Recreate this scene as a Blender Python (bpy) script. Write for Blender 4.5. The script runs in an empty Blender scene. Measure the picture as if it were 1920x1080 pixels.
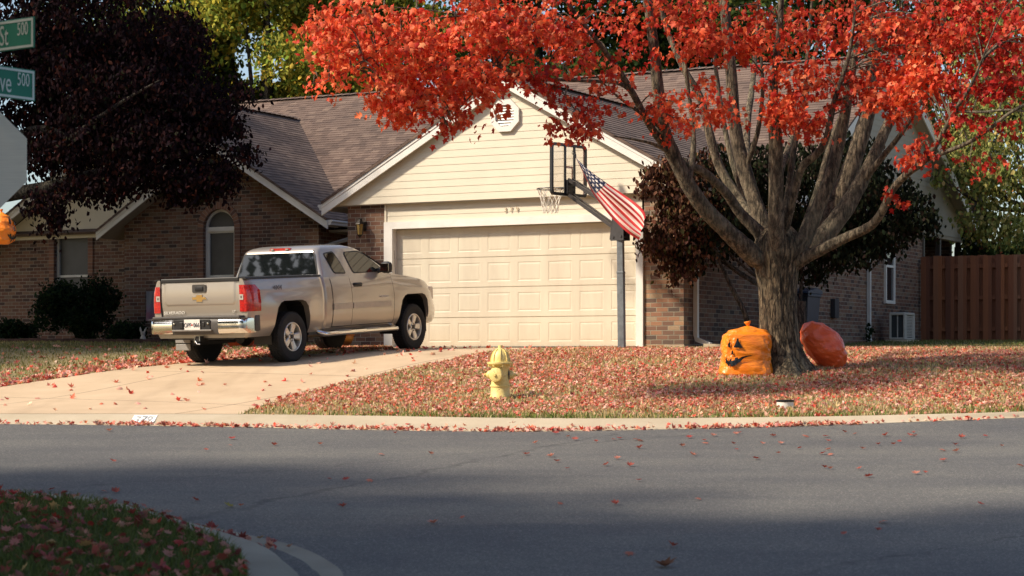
# A quiet suburban corner in autumn: brick house, pickup, red maple, leaf-strewn lawn.
SUN_DIR=(-.94,-.34); SUN_EL=43; SUN_E=4.5; SUN_ANG=4.0; SKY=.128; EXPO=.50
# street trees outside the frame: x, y, height, crown radius
OFFT=[(-12,11.6,14.5,4.4,4600),(-5.8,7.4,16,4.4),(-19,11.6,17,5,5200),(-11,6,16,5),(-17.0,42.0,15.5,4.4),(-1,1,17,5),(-14.2,38.2,14.5,4.0),(-21.5,31.5,15,3.8),(-28,18,17,5.5),(-37,11,17,6),(-40,25,15,6),(-52,30,14,7),(6,-14,12,5),(-8,-18,13,5.5)]
import bpy, bmesh, math, random
import numpy as np
from mathutils import Vector, Matrix, geometry
R = math.radians
S = bpy.context.scene
COL = S.collection
rng = np.random.default_rng(7)
random.seed(7)
F, HZ, CAMZ = 3800.0, 680.0, 1.25      # focal length in 1920-px units, horizon row, camera height
TH = R(28)
CT, ST = math.cos(TH), math.sin(TH)
FLOOR = 1.52
O = Vector((-2.13, 36.44, FLOOR))       # lower left corner of the garage door

# ------------------------------------------------------------------ terrain
PY = [(-200,-2.0),(-40,-.7),(0,-.28),(8,-.10),(12,.0),(16,.19),(20,.37),(23,.52),(26.5,.80),(30.5,1.24),(33.7,1.42),(36.2,1.515),(38,1.53),(43,1.69),(50,1.78),(70,1.85),(400,2.0)]
def _slopes():
    d = [(PY[i+1][1]-PY[i][1])/(PY[i+1][0]-PY[i][0]) for i in range(len(PY)-1)]
    m = [d[0]]
    for i in range(1, len(d)):
        m.append(0 if d[i-1]*d[i] <= 0 else 2*d[i-1]*d[i]/(d[i-1]+d[i]))
    m.append(d[-1]); return m
PM = _slopes()
def prof(y):
    y = max(PY[0][0], min(PY[-1][0]-1e-6, y))
    for i in range(len(PY)-1):
        if y <= PY[i+1][0]: break
    h = PY[i+1][0]-PY[i][0]; t = (y-PY[i][0])/h
    return ((2*t**3-3*t*t+1)*PY[i][1]+(t**3-2*t*t+t)*h*PM[i]+(-2*t**3+3*t*t)*PY[i+1][1]+(t**3-t*t)*h*PM[i+1])
def sstep(a,b,x):
    t = max(0,min(1,(x-a)/(b-a))); return t*t*(3-2*t)
def ground(x,y):
    w = sstep(23,29,y)*(1-sstep(32,36.2,y))
    return prof(y)+.04*max(-4,min(2.2,x+3.4))*w
def hit(px,py,off=0.0):
    k=(px-960)/F; s=(HZ-py)/F
    y=6.0
    f=lambda y: CAMZ+s*y-(ground(k*y,y)+off)
    while y<200 and f(y)>0: y+=.25
    a,b=y-.25,y
    for _ in range(30):
        m=(a+b)/2
        if f(m)>0: a=m
        else: b=m
    return Vector((k*a,a,CAMZ+s*a))
def P(px,py,Y): return Vector(((px-960)/F*Y, Y, CAMZ+(HZ-py)/F*Y))
def pxm(n,Y): return n/F*Y            # pixels -> metres at depth Y
def house(u,d,z): return Vector((O.x+u*CT+d*ST, O.y-u*ST+d*CT, FLOOR+z))
def house_uv(x,y):
    a,b=x-O.x,y-O.y
    return a*CT-b*ST, a*ST+b*CT

# ------------------------------------------------------------------ tagging
def tag(o,label=None,cat=None,group=None,kind=None):
    if label: o['label']=label
    if cat: o['category']=cat
    if group: o['group']=group
    if kind: o['kind']=kind
    return o
def thing(name,label,cat,loc=(0,0,0),rz=0,group=None):
    o=bpy.data.objects.new(name,None); COL.objects.link(o)
    o.empty_display_size=.2
    o.location=loc; o.rotation_euler=(0,0,rz)
    return tag(o,label,cat,group)
def link_mesh(name,me,mats,parent=None):
    o=bpy.data.objects.new(name,me); COL.objects.link(o)
    for m in (mats if isinstance(mats,(list,tuple)) else [mats]): me.materials.append(m)
    if parent: o.parent=parent
    return o
def smooth(me,ang=35):
    me.polygons.foreach_set('use_smooth',[True]*len(me.polygons))
    me.set_sharp_from_angle(angle=R(ang))

class MB:
    def __init__(s): s.v=[]; s.f=[]; s.m=[]; s.cur=0
    def add(s,vs,fs):
        b=len(s.v); s.v+= [tuple(v) for v in vs]
        for f in fs: s.f.append([b+i for i in f]); s.m.append(s.cur)
    def quad(s,a,b,c,d): s.add([a,b,c,d],[(0,1,2,3)])
    def poly(s,pts): s.add(pts,[tuple(range(len(pts)))])
    def box(s,x0,x1,y0,y1,z0,z1):
        s.add([(x0,y0,z0),(x1,y0,z0),(x1,y1,z0),(x0,y1,z0),(x0,y0,z1),(x1,y0,z1),(x1,y1,z1),(x0,y1,z1)],
              [(3,2,1,0),(4,5,6,7),(0,1,5,4),(1,2,6,5),(2,3,7,6),(3,0,4,7)])
    def bbox(s,x0,x1,y0,y1,z0,z1,b=.01):
        """box with chamfered edges"""
        bm=bmesh.new(); bmesh.ops.create_cube(bm,size=1)
        for v in bm.verts: v.co=Vector(((x0+x1)/2+v.co.x*(x1-x0),(y0+y1)/2+v.co.y*(y1-y0),(z0+z1)/2+v.co.z*(z1-z0)))
        bmesh.ops.bevel(bm,geom=bm.edges[:],offset=b,segments=2,profile=.5,affect='EDGES')
        s.bm(bm)
    def bm(s,bm):
        bm.verts.index_update()
        s.add([v.co.copy() for v in bm.verts],[[v.index for v in f.verts] for f in bm.faces]); bm.free()
    def prism(s,pts,vec):
        """closed polygon (3-D points) extruded by vec"""
        n=len(pts); vec=Vector(vec); a=[Vector(p) for p in pts]; b=[p+vec for p in a]
        fs=[tuple(range(n))[::-1],tuple(range(n,2*n))]+[(i,(i+1)%n,n+(i+1)%n,n+i) for i in range(n)]
        s.add(a+b,fs)
    def tube(s,pts,rad,n=8,cap=True,wob=0.0,square=False,ell=None):
        pts=[Vector(p) for p in pts]
        if not isinstance(rad,(list,tuple)): rad=[rad]*len(pts)
        rings=[]; up=Vector((0,0,1)); prev=None
        for i,p in enumerate(pts):
            t=(pts[min(i+1,len(pts)-1)]-pts[max(i-1,0)]).normalized()
            if prev is None:
                ref=up if abs(t.z)<.9 else Vector((0,1,0))
                a=t.cross(ref).normalized()
            else:
                a=(prev-t*prev.dot(t)).normalized()
            prev=a; b=t.cross(a)
            ring=[]
            for k in range(n):
                an=2*math.pi*(k+(.5 if square else 0))/n
                r=rad[i]*(math.sqrt(2) if square else 1)*(1+(random.uniform(-wob,wob) if wob else 0))
                ring.append(p+a*math.cos(an)*r+b*math.sin(an)*r)
            rings.append(ring)
        base=[v for r in rings for v in r]; fs=[]
        for i in range(len(pts)-1):
            for k in range(n):
                fs.append((i*n+k,i*n+(k+1)%n,(i+1)*n+(k+1)%n,(i+1)*n+k))
        if cap: fs.append(tuple(range(n))[::-1]); fs.append(tuple(range((len(pts)-1)*n,len(pts)*n)))
        s.add(base,fs)
    def lathe(s,prof,n=24,M=None,arc=None):
        """prof = [(r,z)], turned about local z; M places it"""
        M=M or Matrix.Identity(4); vs=[];fs=[]
        for r,z in prof:
            for k in range(n):
                a=2*math.pi*k/n; vs.append(M@Vector((r*math.cos(a),r*math.sin(a),z)))
        for i in range(len(prof)-1):
            for k in range(n): fs.append((i*n+k,i*n+(k+1)%n,(i+1)*n+(k+1)%n,(i+1)*n+k))
        if prof[0][0]>1e-6: fs.append(tuple(range(n))[::-1])
        if prof[-1][0]>1e-6: fs.append(tuple(range((len(prof)-1)*n,len(prof)*n)))
        s.add(vs,fs)
    def mesh(s,name,sm=None):
        me=bpy.data.meshes.new(name); me.from_pydata(s.v,[],s.f)
        me.polygons.foreach_set('material_index',s.m)
        bm=bmesh.new(); bm.from_mesh(me); bmesh.ops.remove_doubles(bm,verts=bm.verts,dist=1e-5)
        bmesh.ops.recalc_face_normals(bm,faces=bm.faces); bm.to_mesh(me); bm.free()
        if sm: smooth(me,sm)
        me.update(); return me
    def build(s,name,mats,parent=None,sm=None):
        return link_mesh(name,s.mesh(name,sm),mats,parent)

def crspline(pts,n):
    """Catmull-Rom through tuples -> n samples per span"""
    pts=[np.array(p,float) for p in pts]; out=[]
    for i in range(len(pts)-1):
        p0=pts[max(i-1,0)];p1=pts[i];p2=pts[i+1];p3=pts[min(i+2,len(pts)-1)]
        for k in range(n):
            t=k/n
            out.append(.5*((2*p1)+(-p0+p2)*t+(2*p0-5*p1+4*p2-p3)*t*t+(-p0+3*p1-3*p2+p3)*t**3))
    out.append(pts[-1]); return out

def text_mesh(body,size,ext=.002,M=None,align='CENTER',sx=1.0):
    cu=bpy.data.curves.new('lettering','FONT'); cu.body=body; cu.size=size; cu.extrude=ext
    cu.align_x=align; cu.align_y='CENTER'; cu.resolution_u=3
    o=bpy.data.objects.new('lettering',cu); COL.objects.link(o)
    dg=bpy.context.evaluated_depsgraph_get(); me=bpy.data.meshes.new_from_object(o.evaluated_get(dg))
    bpy.data.objects.remove(o); bpy.data.curves.remove(cu)
    me.transform(Matrix.Diagonal((sx,1,1,1)))
    if M: me.transform(M)
    return me
def boolean(me,cutters):
    o=bpy.data.objects.new('cut_target',me); COL.objects.link(o); tmp=[o]
    for c in cutters:
        oc=bpy.data.objects.new('cutter',c); COL.objects.link(oc); tmp.append(oc)
        m=o.modifiers.new('b','BOOLEAN'); m.operation='DIFFERENCE'; m.object=oc; m.solver='EXACT'
    dg=bpy.context.evaluated_depsgraph_get(); dg.update()
    r=bpy.data.meshes.new_from_object(o.evaluated_get(dg))
    for t in tmp: bpy.data.objects.remove(t)
    return r

# ------------------------------------------------------------------ materials
class NT:
    def __init__(s,name):
        s.mat=bpy.data.materials.new(name); s.mat.use_nodes=True; s.t=s.mat.node_tree; s.n=s.t.nodes; s.l=s.t.links
        s.n.clear(); s.out=s.n.new('ShaderNodeOutputMaterial')
    def node(s,typ,**kw):
        n=s.n.new('ShaderNode'+typ)
        for k,v in kw.items():
            if k=='inp':
                for kk,vv in v.items():
                    if hasattr(vv,'is_linked') or isinstance(vv,bpy.types.NodeSocket): s.l.new(vv,n.inputs[kk])
                    else: n.inputs[kk].default_value=vv
            else: setattr(n,k,v)
        return n
    def math(s,op,a,b=None,c=None):
        n=s.n.new('ShaderNodeMath'); n.operation=op
        for i,v in enumerate((a,b,c)):
            if v is None: continue
            if isinstance(v,bpy.types.NodeSocket): s.l.new(v,n.inputs[i])
            else: n.inputs[i].default_value=v
        return n.outputs[0]
    def mix(s,fac,a,b,blend='MIX'):
        n=s.n.new('ShaderNodeMix'); n.data_type='RGBA'; n.blend_type=blend
        for i,v in ((0,fac),(6,a),(7,b)):
            if isinstance(v,bpy.types.NodeSocket): s.l.new(v,n.inputs[i])
            elif i==0: n.inputs[0].default_value=v
            else: n.inputs[i].default_value=(*v[:3],1)
        return n.outputs[2]
    def ramp(s,fac,stops,interp='LINEAR'):
        n=s.n.new('ShaderNodeValToRGB'); cr=n.color_ramp; cr.interpolation=interp
        while len(cr.elements)>1: cr.elements.remove(cr.elements[-1])
        cr.elements[0].position=stops[0][0]; cr.elements[0].color=(*stops[0][1],1)
        for p,c in stops[1:]:
            e=cr.elements.new(p); e.color=(*c,1)
        s.l.new(fac,n.inputs[0]); return n.outputs[0]
    def coord(s,which='Object'):
        return s.n.new('ShaderNodeTexCoord').outputs[which]
    def noise(s,scale,detail=4,rough=.6,vec=None,out=0):
        n=s.n.new('ShaderNodeTexNoise'); n.inputs['Scale'].default_value=scale; n.inputs['Detail'].default_value=detail; n.inputs['Roughness'].default_value=rough
        s.l.new(vec if vec is not None else s.coord(),n.inputs['Vector']); return n.outputs[out]
    def scalev(s,vec,v):
        n=s.n.new('ShaderNodeVectorMath'); n.operation='MULTIPLY'; s.l.new(vec,n.inputs[0]); n.inputs[1].default_value=v; return n.outputs[0]
    def bump(s,h,strength=.3,dist=.01):
        n=s.n.new('ShaderNodeBump'); n.inputs['Strength'].default_value=strength; n.inputs['Distance'].default_value=dist
        s.l.new(h,n.inputs['Height']); return n.outputs[0]
    def bsdf(s,color,rough=.6,metal=0,normal=None,**kw):
        b=s.n.new('ShaderNodeBsdfPrincipled')
        def st(k,v):
            if isinstance(v,bpy.types.NodeSocket): s.l.new(v,b.inputs[k])
            elif k in('Base Color',) : b.inputs[k].default_value=(*v[:3],1)
            else: b.inputs[k].default_value=v
        st('Base Color',color); st('Roughness',rough); st('Metallic',metal)
        if normal is not None: s.l.new(normal,b.inputs['Normal'])
        for k,v in kw.items(): st(k.replace('_',' '),v)
        s.l.new(b.outputs[0],s.out.inputs[0]); return b
def lin(r,g,b):
    f=lambda c:(c/255/12.92 if c/255<=.04045 else ((c/255+.055)/1.055)**2.4)
    return (f(r),f(g),f(b))
def simple(name,color,rough=.55,metal=0,var=.12,scale=6,bump=0,**kw):
    t=NT(name); n=t.noise(scale,5)
    c2=tuple(max(0,c*(1-var*1.6)) for c in color); c1=tuple(min(1,c*(1+var)) for c in color)
    c=t.ramp(n,[(.3,c2),(.7,c1)])
    nm=t.bump(t.noise(scale*8,3),bump,.01) if bump else None
    t.bsdf(c,rough,metal,nm,**kw); return t.mat
def brick_mat(name,tone=1.0,tint=(1,1,1)):
    t=NT(name); sep=t.node('SeparateXYZ',inp={0:t.coord()})
    s=t.math('ADD',sep.outputs[0],sep.outputs[1]); z=t.math('ADD',sep.outputs[2],5.0)
    wob=t.math('MULTIPLY',t.math('SUBTRACT',t.noise(9,2),.5),.008)
    z=t.math('ADD',z,wob)
    h,w,mo=.0775,.213,.0055
    zr=t.math('DIVIDE',z,h); row=t.math('FLOOR',zr); fz=t.math('FRACT',zr)
    odd=t.math('MULTIPLY',t.math('MODULO',row,2.0),.5)
    sr=t.math('ADD',t.math('DIVIDE',t.math('ADD',s,40.0),w),odd); colm=t.math('FLOOR',sr); fx=t.math('FRACT',sr)
    dz=t.math('MULTIPLY',t.math('MINIMUM',fz,t.math('SUBTRACT',1.0,fz)),h)
    dx=t.math('MULTIPLY',t.math('MINIMUM',fx,t.math('SUBTRACT',1.0,fx)),w)
    dm=t.math('MINIMUM',dz,dx)
    face=t.node('MapRange',interpolation_type='SMOOTHSTEP',inp={0:dm,1:mo-.002,2:mo+.002}).outputs[0]
    cv=t.node('CombineXYZ',inp={0:colm,1:row}).outputs[0]
    wn=t.node('TexWhiteNoise',noise_dimensions='2D',inp={'Vector':cv}).outputs[0]
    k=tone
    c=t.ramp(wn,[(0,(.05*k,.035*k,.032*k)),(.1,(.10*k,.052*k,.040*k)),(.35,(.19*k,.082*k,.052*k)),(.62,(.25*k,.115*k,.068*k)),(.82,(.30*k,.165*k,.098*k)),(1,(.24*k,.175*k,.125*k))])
    c=t.mix(t.math('MULTIPLY',t.noise(38,4),.55),c,(.08*k,.05*k,.04*k))
    mort=t.ramp(t.noise(4,4),[(.3,(.27,.23,.185)),(.7,(.36,.31,.25))])
    c=t.mix(face,mort,c)
    c=t.mix(1.0,c,tint,'MULTIPLY') if tint!=(1,1,1) else c
    big=t.ramp(t.noise(.7,4),[(.35,(.78,.78,.78)),(.7,(1,1,1))])
    c=t.mix(1.0,c,big,'MULTIPLY')
    hgt=t.math('ADD',face,t.math('MULTIPLY',t.noise(60,3),.3))
    t.bsdf(c,.9,0,t.bump(hgt,.7,.006)); return t.mat
def shingle_mat(name,axis):
    t=NT(name); sep=t.node('SeparateXYZ',inp={0:t.coord()})
    s=t.math('ADD',sep.outputs[axis],60.0); z=t.math('ADD',sep.outputs[2],5.0)
    # one tab row per stepped course
    row=t.math('FLOOR',t.math('DIVIDE',z,.0685)); 
    off=t.node('TexWhiteNoise',noise_dimensions='1D',inp={'W':row}).outputs[0]
    colm=t.math('FLOOR',t.math('ADD',t.math('DIVIDE',s,.19),t.math('MULTIPLY',off,7.0)))
    wn=t.node('TexWhiteNoise',noise_dimensions='2D',inp={'Vector':t.node('CombineXYZ',inp={0:colm,1:row}).outputs[0]}).outputs[0]
    c=t.ramp(wn,[(0,(.100,.068,.053)),(.4,(.145,.100,.077)),(.8,(.182,.128,.099)),(1,(.225,.165,.126))])
    c=t.mix(t.math('MULTIPLY',t.noise(120,2),.5),c,(.075,.055,.05))
    big=t.ramp(t.noise(.5,4),[(.3,(.8,.78,.78)),(.7,(1.05,1.0,.98))])
    c=t.mix(1.0,c,big,'MULTIPLY')
    t.bsdf(c,.95,0,t.bump(t.noise(90,2),.4,.006)); return t.mat
def attr_leaf(name,trans=.45,rough=.55,spec=.25):
    t=NT(name); a=t.node('Attribute',attribute_name='col').outputs[0]
    b=t.node('BsdfPrincipled',inp={'Base Color':a,'Roughness':rough,'Specular IOR Level':spec})
    tr=t.node('BsdfTranslucent',inp={0:t.mix(1.0,a,(1.0,.92,.75),'MULTIPLY')})
    m=t.node('MixShader',inp={0:trans,1:b.outputs[0],2:tr.outputs[0]})
    t.l.new(m.outputs[0],t.out.inputs[0]); return t.mat
def bark_mat(name,base,light,sc=1.0,crack=.30):
    t=NT(name); v=t.scalev(t.coord(),(9*sc,9*sc,2.6*sc))
    n=t.noise(2.2,8,.75,v); n2=t.noise(1.3,4,.6)
    vo=t.node('TexVoronoi',feature='DISTANCE_TO_EDGE',inp={'Vector':t.scalev(t.coord(),(15*sc,15*sc,3.2*sc)),'Scale':1.0}).outputs[0]
    ck=t.node('MapRange',inp={0:t.math('ADD',vo,t.math('MULTIPLY',t.math('SUBTRACT',n,.5),.35)),1:.0,2:.10,3:crack,4:1.0}).outputs[0]
    c=t.ramp(n,[(.40,tuple(x*.35 for x in base)),(.49,base),(.60,light)])
    lich=t.ramp(n2,[(.5,(0,0,0)),(.68,(1,1,1))])
    c=t.mix(t.math('MULTIPLY',lich,.35),c,(.26,.25,.17))
    c=t.mix(1.0,c,t.ramp(ck,[(0,(0,0,0)),(1,(1,1,1))]),'MULTIPLY')
    t.bsdf(c,.95,0,t.bump(t.math('ADD',n,ck),1.0,.05)); return t.mat
M={}
M['brick']=brick_mat('brick',.95); M['brick_sunlit']=brick_mat('sunlit_brick',1.75,(.92,1.0,.92))  # second one: lighter copy for the right pier, sunlight put into its colour
M['shx']=shingle_mat('shingles',0); M['shy']=shingle_mat('shingles_gable',1)
M['cream']=simple('cream_siding',(.66,.60,.47),.6,var=.03,scale=2)
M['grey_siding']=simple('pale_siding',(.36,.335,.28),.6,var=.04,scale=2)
def door_paint():
    t=NT('garage_door_paint'); z=t.node('SeparateXYZ',inp={0:t.coord()}).outputs[2]; st=t.noise(1.3,5,.65,t.scalev(t.coord(),(3,3,.6)))
    c=t.ramp(st,[(.3,(.56,.495,.385)),(.65,(.635,.575,.45))])
    low=t.node('MapRange',inp={0:z,1:.45,2:.0,3:0.0,4:.55}).outputs[0]
    c=t.mix(t.math('MULTIPLY',low,t.noise(5,4,.7)),c,(.33,.25,.17)); t.bsdf(c,.5); return t.mat
M['door']=door_paint()
M['white']=simple('white_trim',(.72,.70,.65),.5,var=.05,scale=4)
M['gutter']=simple('white_metal',(.62,.61,.58),.4,var=.06,scale=4)
M['soffit']=simple('soffit',(.40,.36,.30),.7,var=.05)
M['dark']=simple('black_plastic',(.013,.013,.014),.5,var=.2)
M['black_metal']=simple('black_metal',(.02,.021,.024),.42,var=.2)
M['iron']=simple('lamp_iron',(.03,.025,.02),.4,.5)
M['grille']=simple('grey_metal',(.3,.29,.27),.5)
def glass_mat(name,tint=(.02,.022,.025),rough=.03):
    t=NT(name); t.bsdf(tint,rough,0,None,Specular_IOR_Level=.8); return t.mat
M['win']=glass_mat('window_glass',(.018,.02,.024),.06)
def screen_mat():
    t=NT('window_screen'); n=t.noise(3,3)
    t.bsdf(t.ramp(n,[(.3,(.045,.047,.052)),(.7,(.065,.067,.07))]),.45); return t.mat
M['screen']=screen_mat()

def concrete(name,c1,c2,joint=None):
    t=NT(name); n=t.noise(1.2,6,.6); f=t.noise(45,4,.7); st=t.noise(.35,5,.65)
    c=t.ramp(n,[(.3,c1),(.7,c2)])
    c=t.mix(t.math('MULTIPLY',f,.35),c,tuple(x*.62 for x in c1))
    stain=t.ramp(st,[(.50,(0,0,0)),(.75,(1,1,1))])
    c=t.mix(t.math('MULTIPLY',stain,.35),c,(c1[0]*.6,c1[1]*.55,c1[2]*.48))
    if joint:
        sep=t.node('SeparateXYZ',inp={0:t.coord()})
        for (nx,ny,o_,pitch) in joint:
            q=t.math('ADD',t.math('ADD',t.math('MULTIPLY',sep.outputs[0],nx),t.math('MULTIPLY',sep.outputs[1],ny)),o_)
            fr=t.math('FRACT',t.math('DIVIDE',t.math('ADD',q,400.0),pitch)); d=t.math('MULTIPLY',t.math('MINIMUM',fr,t.math('SUBTRACT',1.0,fr)),pitch)
            d=t.math('ADD',d,t.math('MULTIPLY',t.math('SUBTRACT',t.noise(14,2),.5),.012))
            c=t.mix(t.node('MapRange',inp={0:d,1:.016,2:.007,3:0.0,4:.8}).outputs[0],c,(.11,.08,.05))
        ty=t.noise(1.0,4,.6,t.scalev(t.coord(),(1.2,.25,1))); c=t.mix(t.math('MULTIPLY',t.ramp(ty,[(.55,(0,0,0)),(.72,(1,1,1))]),.28),c,(.22,.15,.09))
    t.bsdf(c,.9,0,t.bump(f,.35,.004)); return t.mat
M['concrete']=concrete('driveway_concrete',(.50,.372,.238),(.605,.46,.305),[(ST,CT,0,3.05),(CT,-ST,-.9,3.0)])
M['kerb']=concrete('kerb_concrete',(.43,.36,.25),(.55,.47,.345))
def asphalt():
    t=NT('asphalt'); co=t.coord()
    ag=t.node('TexVoronoi',inp={'Vector':co,'Scale':95.0}); 
    wn=ag.outputs['Color']; g=t.node('SeparateColor',inp={0:wn}).outputs[0]
    c=t.ramp(g,[(0,(.074,.076,.077)),(.55,(.112,.112,.108)),(.86,(.148,.145,.136)),(1,(.25,.24,.22))])
    v=t.scalev(co,(.10,.5,1)); st=t.noise(2.0,6,.6,v); 
    c=t.mix(1.0,c,t.ramp(st,[(.3,(.72,.73,.77)),(.7,(1.12,1.1,1.05))]),'MULTIPLY')
    bl=t.noise(.6,4,.6); c=t.mix(1.0,c,t.ramp(bl,[(.35,(.85,.85,.87)),(.65,(1.08,1.07,1.03))]),'MULTIPLY')
    # tar-filled seams between paving passes
    sep=t.node('SeparateXYZ',inp={0:co}); x,y=sep.outputs[0],sep.outputs[1]
    wob=t.math('MULTIPLY',t.math('SUBTRACT',t.noise(.9,4,.6),.5),.9)
    for (ax,ay,bx,by,wd) in SEAMS:
        dx,dy=bx-ax,by-ay; L=math.hypot(dx,dy); nx,ny=-dy/L,dx/L
        d=t.math('ADD',t.math('ADD',t.math('MULTIPLY',x,nx),t.math('MULTIPLY',y,ny)),-(ax*nx+ay*ny))
        d=t.math('ABSOLUTE',t.math('ADD',d,wob))
        m=t.node('MapRange',inp={0:d,1:wd,2:wd*.3,3:0.0,4:.55}).outputs[0]
        m=t.math('MULTIPLY',m,t.ramp(t.noise(2.5,3),[(.35,(.15,.15,.15)),(.6,(1,1,1))]))
        c=t.mix(m,c,(.024,.024,.026))
    t.bsdf(c,.86,0,t.bump(g,.5,.006)); return t.mat
def soil_grass():
    t=NT('turf'); n=t.noise(2.2,6,.65); f=t.noise(30,3)
    c=t.ramp(n,[(.3,(.20,.165,.07)),(.5,(.30,.235,.11)),(.7,(.38,.30,.16))])
    c=t.mix(t.math('MULTIPLY',f,.5),c,(.07,.065,.025))
    t.bsdf(c,1.0,0,t.bump(f,.6,.02)); return t.mat
M['turf']=soil_grass()
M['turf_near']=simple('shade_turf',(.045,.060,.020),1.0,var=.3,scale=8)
M['leaf']=attr_leaf('leaf',.38)
M['matte_leaf']=attr_leaf('matte_leaf',.25,.9,.04)
M['dry_leaf']=attr_leaf('dry_leaf',.32,.6,.25)
M['blade']=attr_leaf('grass_blade',.3,.6,.2)
M['maple_bark']=bark_mat('maple_bark',(.11,.080,.047),(.30,.23,.14),1.0,.45)
M['limb_bark']=bark_mat('limb_bark',(.115,.090,.060),(.27,.215,.145),1.0,.72)
M['dark_bark']=bark_mat('dark_bark',(.05,.038,.03),(.12,.095,.075),1.5)

# ------------------------------------------------------------------ ground sheets
def in_poly(x,y,poly):
    c=False; n=len(poly); j=n-1
    for i in range(n):
        xi,yi=poly[i];xj,yj=poly[j]
        if (yi>y)!=(yj>y) and x<(xj-xi)*(y-yi)/(yj-yi)+xi: c=not c
        j=i
    return c
def dens(poly,step):
    out=[]
    for i in range(len(poly)):
        a=Vector(poly[i]);b=Vector(poly[(i+1)%len(poly)]); n=max(1,int((b-a).length/step))
        for k in range(n): out.append(tuple(a+(b-a)*k/n))
    return out
def sheet(name,poly,grid,off,mat,bstep=1.0,zf=None):
    bd=dens(poly,bstep); pts=[Vector(p) for p in bd]
    for (x0,x1,y0,y1,st) in grid:
        x=x0
        while x<=x1:
            y=y0
            while y<=y1:
                if in_poly(x,y,poly): pts.append(Vector((x+random.uniform(-.1,.1)*st,y)))
                y+=st
            x+=st
    n=len(bd)
    r=geometry.delaunay_2d_cdt(pts,[(i,(i+1)%n) for i in range(n)],[],1,1e-5)
    vs=[(v.x,v.y,(zf or ground)(v.x,v.y)+off) for v in r[0]]
    me=bpy.data.meshes.new(name); me.from_pydata(vs,[],r[2])
    bm=bmesh.new(); bm.from_mesh(me)
    for f in bm.faces:
        f.normal_update()
        if f.normal.z<0: f.normal_flip()
    bm.to_mesh(me); bm.free()
    smooth(me,60)
    o=link_mesh(name,me,mat); tag(o,kind='structure'); return o
RD=-.055
# far kerb, traced at road level (front) and at lawn level (back)
kf=[(-900,792),(-300,793),(0,795),(250,797.5),(460,801),(700,806),(960,809),(1200,806),(1500,799),(1700,792),(1920,783.5),(2300,766),(2900,740)]
kb=[(-900,776),(-300,776),(0,777),(250,777),(460,778),(700,781),(960,785),(1200,785.5),(1500,782.5),(1700,778.5),(1920,772.5),(2300,756),(2900,731)]
KF=[hit(x,y,RD) for x,y in kf]; KB=[hit(x,y,0) for x,y in kb]
KFs=crspline([(p.x,p.y) for p in KF],10); KBs=crspline([(p.x,p.y) for p in KB],10)
mb=MB(); prev=None
for i in range(len(KFs)):
    a=np.array(KFs[i]);b=np.array(KBs[i]); row=[]
    for t,z in ((-.06,-.13),(0,RD+.005),(.3,RD+.006),(.45,RD+.012),(.60,-.026),(.74,-.006),(.86,.004),(1.0,.0075),(1.06,.0045),(1.07,-.08)):
        q=a+(b-a)*t; row.append((q[0],q[1],ground(*q)+z))
    if prev:
        for k in range(len(row)-1): mb.quad(prev[k],row[k],row[k+1],prev[k+1])
    prev=row
tag(mb.build('kerb',M['kerb'],sm=60),kind='structure')
# near corner
NL=[(-700,905),(-300,922),(0,931),(150,940),(250,961),(330,985),(400,1010),(440,1033),(457,1055),(463,1085),(466,1200),(440,1500)]
NF=[(-700,902),(-300,919),(0,928),(150,936.5),(255,956),(345,979),(460,1003),(560,1027),(618,1055),(646,1085),(680,1200),(700,1500)]
NLp=[hit(x,y,.03) for x,y in NL]; NFp=[hit(x,y,RD) for x,y in NF]
NLs=crspline([(p.x,p.y) for p in NLp],10); NFs=crspline([(p.x,p.y) for p in NFp],10)
mb=MB(); prev=None
for i in range(len(NLs)):
    a=np.array(NFs[i]);b=np.array(NLs[i]); row=[]
    for t,z in ((-.06,-.14),(0,RD+.006),(.42,RD-.004),(.50,RD+.012),(.58,.018),(.66,.034),(1.0,.038),(1.03,-.08)):
        q=a+(b-a)*t; row.append((q[0],q[1],ground(*q)+z))
    if prev:
        for k in range(len(row)-1): mb.quad(prev[k],row[k],row[k+1],prev[k+1])
    prev=row
M['kerb2']=concrete('corner_kerb_concrete',(.22,.20,.155),(.31,.285,.225))  # darker copy of the kerb concrete, corner shade put into the colour
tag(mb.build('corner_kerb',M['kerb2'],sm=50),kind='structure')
a=hit(365,972,RD); b=hit(965,852,RD); c=hit(1560,1065,RD); d_=hit(1900,1000,RD); e=hit(250,905,RD); f_=hit(900,850,RD)
SEAMS=[(a.x,a.y,b.x,b.y,.05),(c.x,c.y,d_.x,d_.y,.04),(e.x,e.y,f_.x,f_.y,.03)]
M['asphalt']=asphalt()
ROADP=[tuple(p) for p in KFs]+[(70,20),(90,-60),(-90,-60),(-70,22)]
sheet('road',ROADP,[(-9,9,9,26,.6),(-60,60,-50,22,5)],RD,M['asphalt'],1.2)
LAWNP=[tuple(p) for p in KBs]+[(80,45),(150,300),(-150,300),(-80,45)]
lawn=sheet('lawn',LAWNP,[(-14,16,21,50,.6),(-75,75,22,90,6),(-140,140,90,290,25)],0,M['turf'],1.2)
CORNP=[tuple(p) for p in NLs]+[(-8,6)]
sheet('corner_lawn',CORNP,[(-8,0,6,18,.5)],.03,M['turf_near'],.4)
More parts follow.
